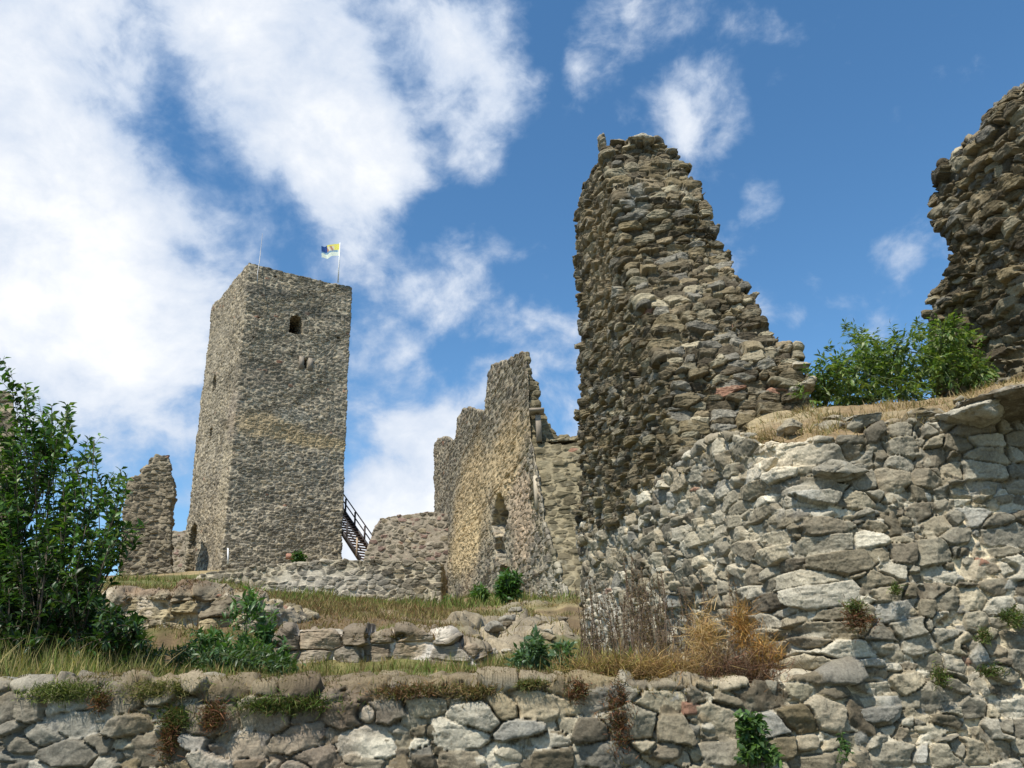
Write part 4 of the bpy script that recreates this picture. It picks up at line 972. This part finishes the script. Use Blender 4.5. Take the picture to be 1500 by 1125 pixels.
grass('dry_grass', BANK, 13000, lambda P, px, py: (P[:, 1] < 6.3)*(.04+sstep(-.1, .4, fbm(P/.3, 3, 8))), lambda P: .06+.05*fbm(P/.4, 2, 4), [(.30, .215, .11), (.24, .165, .08), (.36, .28, .15), (.18, .135, .065), (.15, .15, .06)], 105, lean=.55)
# dead stalks with seed heads along the ledge
def stalk_mesh(seed, h=.5):
    r = RS(seed); t = np.linspace(0, 1, 6)[:, None]; tip = np.array([r.normal(0, .10)*h, r.normal(0, .06)*h, h])
    pts = tip*t+np.array([r.normal(0, .03), 0, 0])*np.sin(t*3.1); v_, t_ = tube(pts, list(np.linspace(.0032, .0012, 6)), 4)
    n = 90; f = .28+.72*r.uniform(0, 1, n)**.8; P = tip*f[:, None]+np.array([pts[2][0]-tip[0]*.4, 0, 0])*np.sin(f*3.1)[:, None]*.5
    D = unit(r.normal(0, 1, (n, 3))+np.array([0, 0, .9])); LV, LT, LC = blades(P, D, r.uniform(.012, .042, n)*(1.25-f*.7), np.full(n, .0045), pick([(.12, .08, .055), (.17, .12, .075), (.09, .065, .05), (.22, .16, .09)], n, r), seed)
    return v_, t_, LV, LT, LC
M_STALK = mat_plain('dead_stalk', (.13, .09, .06), .9, 0, .3, 60)
protos = []
for k in range(6):
    v_, t_, LV, LT, LC = stalk_mesh(200+k, .42+.05*k)
    m1 = bpy.data.meshes.new('stem'); m1.from_pydata([tuple(x) for x in v_], [], [tuple(int(i) for i in x) for x in t_]); m1.materials.append(M_STALK)
    o2 = mk('seed_heads', LV, LT, M_DRY, None, LC, (0, 0, 0), shade=False); m2 = o2.data; bpy.data.objects.remove(o2); protos.append((m1, m2))
rs = random.Random(5)
hillV = HILL[0]; nearh = hillV[(hillV[:, 1] > 4.6) & (hillV[:, 1] < 8) & (hillV[:, 0] > -3) & (hillV[:, 0] < 2.5)]
def zhill(x, y):
    d = (nearh[:, 0]-x)**2+(nearh[:, 1]-y)**2; return float(nearh[d.argmin(), 2])
SG = 'dead brown stalks in front of the big ruin'
def put_stalk(px, dep, sc):
    x = xat(px, 990, dep); z = zhill(x, dep); k = rs.randrange(6)
    e = bpy.data.objects.new('dead_stalk', None); link(e); e.location = (x, dep, z-.02); e.rotation_euler = (rs.uniform(-.1, .1), rs.uniform(-.14, .14), rs.uniform(0, 6.3)); e.scale = (1, 1, sc)
    meta(e, 'thin dead brown weed stalk with seed heads standing before the big ruin', 'weed', SG)
    for nm, me in (('stem', protos[k][0]), ('seed_heads', protos[k][1])):
        c = bpy.data.objects.new(nm, me); link(c); c.parent = e
for i in range(130):
    px = rs.choice([rs.uniform(845, 1010), rs.gauss(940, 32), rs.uniform(850, 1105), rs.uniform(1000, 1100)])
    hmax = np.interp(px, [840, 870, 930, 960, 1010, 1090], [.8, .85, 1.25, 1.3, 1.05, 1.0]); put_stalk(px, rs.uniform(4.7, 5.4), hmax*rs.uniform(.6, 1.05))
for px in (1168, 1500):
    pass
# tufts, cushions and tangles: dense blades radiating from a patch of the wall or ledge
def tuft(name, label, cat, px, py, dep, rx, rz, n, ln, cols, seed, out=(0, -.6, .5), wpx=.8, bend=.8, group=None, mat=None, spread=.8, ry=None):
    r = RS(seed); c = at(px, py, dep); nb = max(3, n//90); ctr = r.normal(0, 1, (nb, 3))*np.array([rx*.42, (ry or rx*.3)*.3, rz*.42])*r.uniform(.3, .8, (nb, 1)); szs = r.uniform(.22, .40, nb)*(1.5 if rx < .06 else 1)
    k = r.randint(0, nb, n); P = c+ctr[k]+r.normal(0, 1, (n, 3))*np.array([rx, (ry or rx*.3), rz])*szs[k][:, None]
    D = np.array(out)+r.normal(0, spread, (n, 3)); h = ln*r.uniform(.4, 1.2, n)
    V, T, C = blades(P, D, h, np.full(n, max(.0015, wpx*dep/797.5)), pick(cols, n, r, .3)*r.uniform(.7, 1.25, (nb, 1))[k], seed, bend)
    return meta(mk(name, V, T, mat or M_DRY, None, C, c, shade=False), label, cat, group)
ORG = [(.36, .20, .06), (.44, .26, .09), (.22, .13, .06), (.34, .17, .045), (.28, .14, .05), (.50, .34, .14)]
REDB = [(.15, .065, .035), (.19, .09, .045), (.10, .05, .03), (.13, .09, .045), (.09, .09, .03)]
DKB = [(.12, .07, .045), (.08, .05, .035), (.20, .13, .08), (.16, .08, .05)]
GRN = [(.07, .11, .025), (.10, .14, .035), (.045, .07, .02), (.14, .16, .05), (.12, .09, .04)]
TAW = [(.36, .22, .09), (.26, .17, .08), (.42, .30, .13), (.20, .12, .06)]
for (px, py, rx, rz, n, sd, cl, ln, lab) in [
    (1088, 915, .08, .16, 600, 41, ORG, .09, 'tall rust-orange dry tangle against the rounded corner of the big ruin'),
    (1116, 958, .12, .13, 1000, 42, ORG+TAW, .07, 'rounded golden orange dry clump hanging at the corner, lowest of the orange ones'),
    (1036, 942, .10, .20, 800, 43, [(.45, .30, .14), (.36, .22, .10), (.50, .36, .18)], .10, 'paler straw-orange dry clump between the stalks and the bright orange tangle'),
    (1068, 990, .34, .12, 1700, 44, DKB, .10, 'dark brown dead tangle under the orange clumps'),
    (1126, 1015, .11, .15, 800, 45, [(.22, .12, .06), (.16, .09, .05), (.10, .06, .04)], .08, 'rusty brown tangle hanging over the low wall beneath the golden clump'),
    (960, 985, .34, .09, 1500, 46, TAW, .12, 'low tawny grass clump at the foot of the dead stalks'),
    (890, 985, .28, .08, 1200, 47, [(.36, .26, .10), (.24, .20, .07), (.20, .12, .06)], .10, 'yellowish grass clump left of the dead stalks')]:
    tuft('dry_clump', lab, 'dry plant', px, py, 4.55 if py < 985 else 4.33, rx, rz, n, ln, cl, sd, (0, -.2, .6), .6, 1.3, 'dry clumps on the ledge', ry=.12)
for (px, py, rx, rz, n, sd, cl, lab, nm) in [
    (1256, 905, .085, .085, 900, 51, REDB, 'rusty red-brown cushion plant on the face of the big ruin', 'cushion_plant'),
    (1250, 888, .05, .03, 250, 52, GRN, 'small green patch crowning the rusty cushion plant', 'cushion_plant'),
    (907, 1042, .055, .14, 1000, 53, REDB, 'red-brown tuft hanging down the low wall below the dead stalks', 'cushion_plant'),
    (846, 1010, .05, .05, 400, 55, REDB, 'small reddish tuft on the low wall top beside the tan block', 'cushion_plant'),
    (250, 1078, .05, .12, 900, 56, REDB, 'dark red tuft hanging in the left third of the low wall', 'cushion_plant'),
    (262, 1052, .09, .05, 900, 57, GRN, 'dark green cushion above the dark red tuft on the low wall', 'cushion_plant'),
    (312, 1045, .08, .09, 800, 58, REDB, 'broad rusty moss patch right of the dark green cushion', 'cushion_plant'),
    (150, 1025, .05, .05, 350, 59, REDB, 'rusty tuft on the low wall under the left shrub', 'cushion_plant'),
    (418, 1032, .26, .045, 2200, 60, GRN, 'long bright green cushion overhanging the low wall', 'cushion_plant'),
    (95, 1012, .22, .05, 1500, 61, [(.14, .17, .05), (.09, .12, .03), (.2, .2, .08)], 'green trailing growth over the left part of the low wall', 'cushion_plant'),
    (775, 1003, .10, .025, 500, 62, [(.16, .12, .05), (.10, .12, .04)], 'moss tuft on top of the low wall right of centre', 'cushion_plant'),
    (1483, 902, .06, .06, 600, 63, GRN, 'dark green tuft on the big ruin near the right edge', 'cushion_plant'),
    (1437, 928, .03, .04, 300, 64, GRN, 'small green tuft left of the one at the right edge', 'cushion_plant'),
    (1380, 990, .04, .05, 400, 65, GRN, 'green tuft low on the big ruin under a smooth grey stone', 'cushion_plant'),
    (1455, 985, .05, .03, 300, 66, GRN, 'flat green tuft to the right of the one under the grey stone', 'cushion_plant'),
    (1310, 862, .03, .03, 220, 67, GRN, 'tiny green tuft below the largest pale stone of the big ruin', 'cushion_plant'),
    (600, 1012, .25, .04, 1100, 68, [(.17, .09, .05), (.22, .14, .07), (.12, .12, .04)], 'brown moss fringe along the low wall top at centre', 'cushion_plant'),
    (700, 1012, .16, .035, 700, 69, [(.20, .13, .06), (.15, .14, .05)], 'tawny moss fringe along the low wall top, right of the brown one', 'cushion_plant'),
    (250, 1008, .22, .05, 1300, 70, [(.17, .16, .06), (.24, .2, .09), (.12, .14, .04)], 'grassy fringe on the low wall top left of the green cushion', 'cushion_plant')]:
    tuft(nm, lab, 'wall plant', px, py, 4.13 if py > 990 and px < 1180 else 4.17, rx, rz, n, .032 if px > 1150 else .04, cl, sd, (0, -.5, .25), .8, .8, 'plants on the walls', ry=.03)

# moss and grass on the wall tops
def tops_of(nm): 
    V, T = REG[nm]; a, b, c = V[T[:, 0]], V[T[:, 1]], V[T[:, 2]]; n = unit(np.cross(b-a, c-a)); return V, T[(n[:, 2] > .55)]
grass('wall_top_grass', tops_of('rubble_wall'), 34000, lambda P, px, py: (P[:, 2] > 1.62)*(P[:, 1] < 4.75)*(px < 1150)*(.12+sstep(-.2, .2, fbm(P/.30, 3, 15))), lambda P: .026+.02*fbm(P/.2, 2, 4), [(.16, .13, .055), (.12, .11, .04), (.22, .16, .08), (.13, .08, .045), (.09, .10, .03), (.26, .2, .1)], 111, lean=.8)
grass('wall_top_grass', tops_of('lower_wall'), 7000, lambda P, px, py: (P[:, 2] > 2.8)*sstep(-.1, .3, fbm(P/.25, 3, 16)), lambda P: .04+.02*fbm(P/.2, 2, 4), [(.36, .27, .13), (.28, .19, .09), (.20, .16, .07), (.14, .12, .05)], 112, lean=.6)
grass('moss', tops_of('rock_outcrop'), 9000, lambda P, px, py: (py < 885)*sstep(-.3, .2, fbm(P/.5, 3, 17)), lambda P: .045+.03*fbm(P/.3, 2, 4), [(.16, .085, .045), (.13, .07, .04), (.2, .13, .07), (.12, .11, .04)], 113, lean=.6)
grass('moss', tops_of('dry_stone_wall'), 2500, lambda P, px, py: sstep(-.1, .3, fbm(P/.3, 3, 18))*(py < 940), lambda P: .04+.02*fbm(P/.2, 2, 4), [(.16, .10, .05), (.14, .13, .05), (.2, .15, .07)], 114, lean=.6)

# loose stones lying about on the bank and the slope
def on_mesh(px, py, src):
    V = src[0]; x, y, w = project(V); d = (x-px)**2+(y-py)**2+(w-w.min())*.0; k = np.where(d < 60)[0]
    if len(k) == 0: return None
    k = k[np.argmin(w[k])]; return V[k]
ri = random.Random(12); LS = 'small loose stones on the grassy slopes'
for i in range(46):
    if i < 16: px, py, src, sz = ri.uniform(1200, 1495), 0, BANK, ri.uniform(.05, .13); py = np.interp(px, [1200, 1350, 1500], [622, 605, 575])+ri.uniform(-14, 12)
    else: px, py, src, sz = ri.uniform(655, 850), ri.uniform(885, 985), HILL, ri.uniform(.08, .22)
    p = on_mesh(px, py, src)
    if p is None: continue
    if src is HILL: sz *= np.clip(p[1]/9, .7, 1.8)
    v_, t_, c_ = rock(p, (sz*1.3, sz, sz*.6), 300+i, 1.8, 7, ri.uniform(0, 3))
    meta(mk('stone', v_, t_, M_MID, None, c_, p), 'small pale stone lying in the dry grass of the bank' if i < 16 else 'weathered stone lying on the rough slope below the castle wall', 'stone', LS if i >= 16 else 'small loose stones on the bank')
grass('brown_moss', HILL, 15000, lambda P, px, py: (P[:, 1] > 8.8)*(P[:, 1] < 36)*(np.exp(-((px-480)/110)**2-((py-905)/24)**2)+np.exp(-((px-240)/120)**2-((py-955)/30)**2)+.6*np.exp(-((px-620)/60)**2-((py-908)/16)**2)), lambda P: np.clip(P[:, 1]*.0065, .04, .16), [(.16, .095, .045), (.20, .13, .06), (.12, .08, .04), (.15, .14, .05), (.24, .18, .09)], 121, lean=.6)
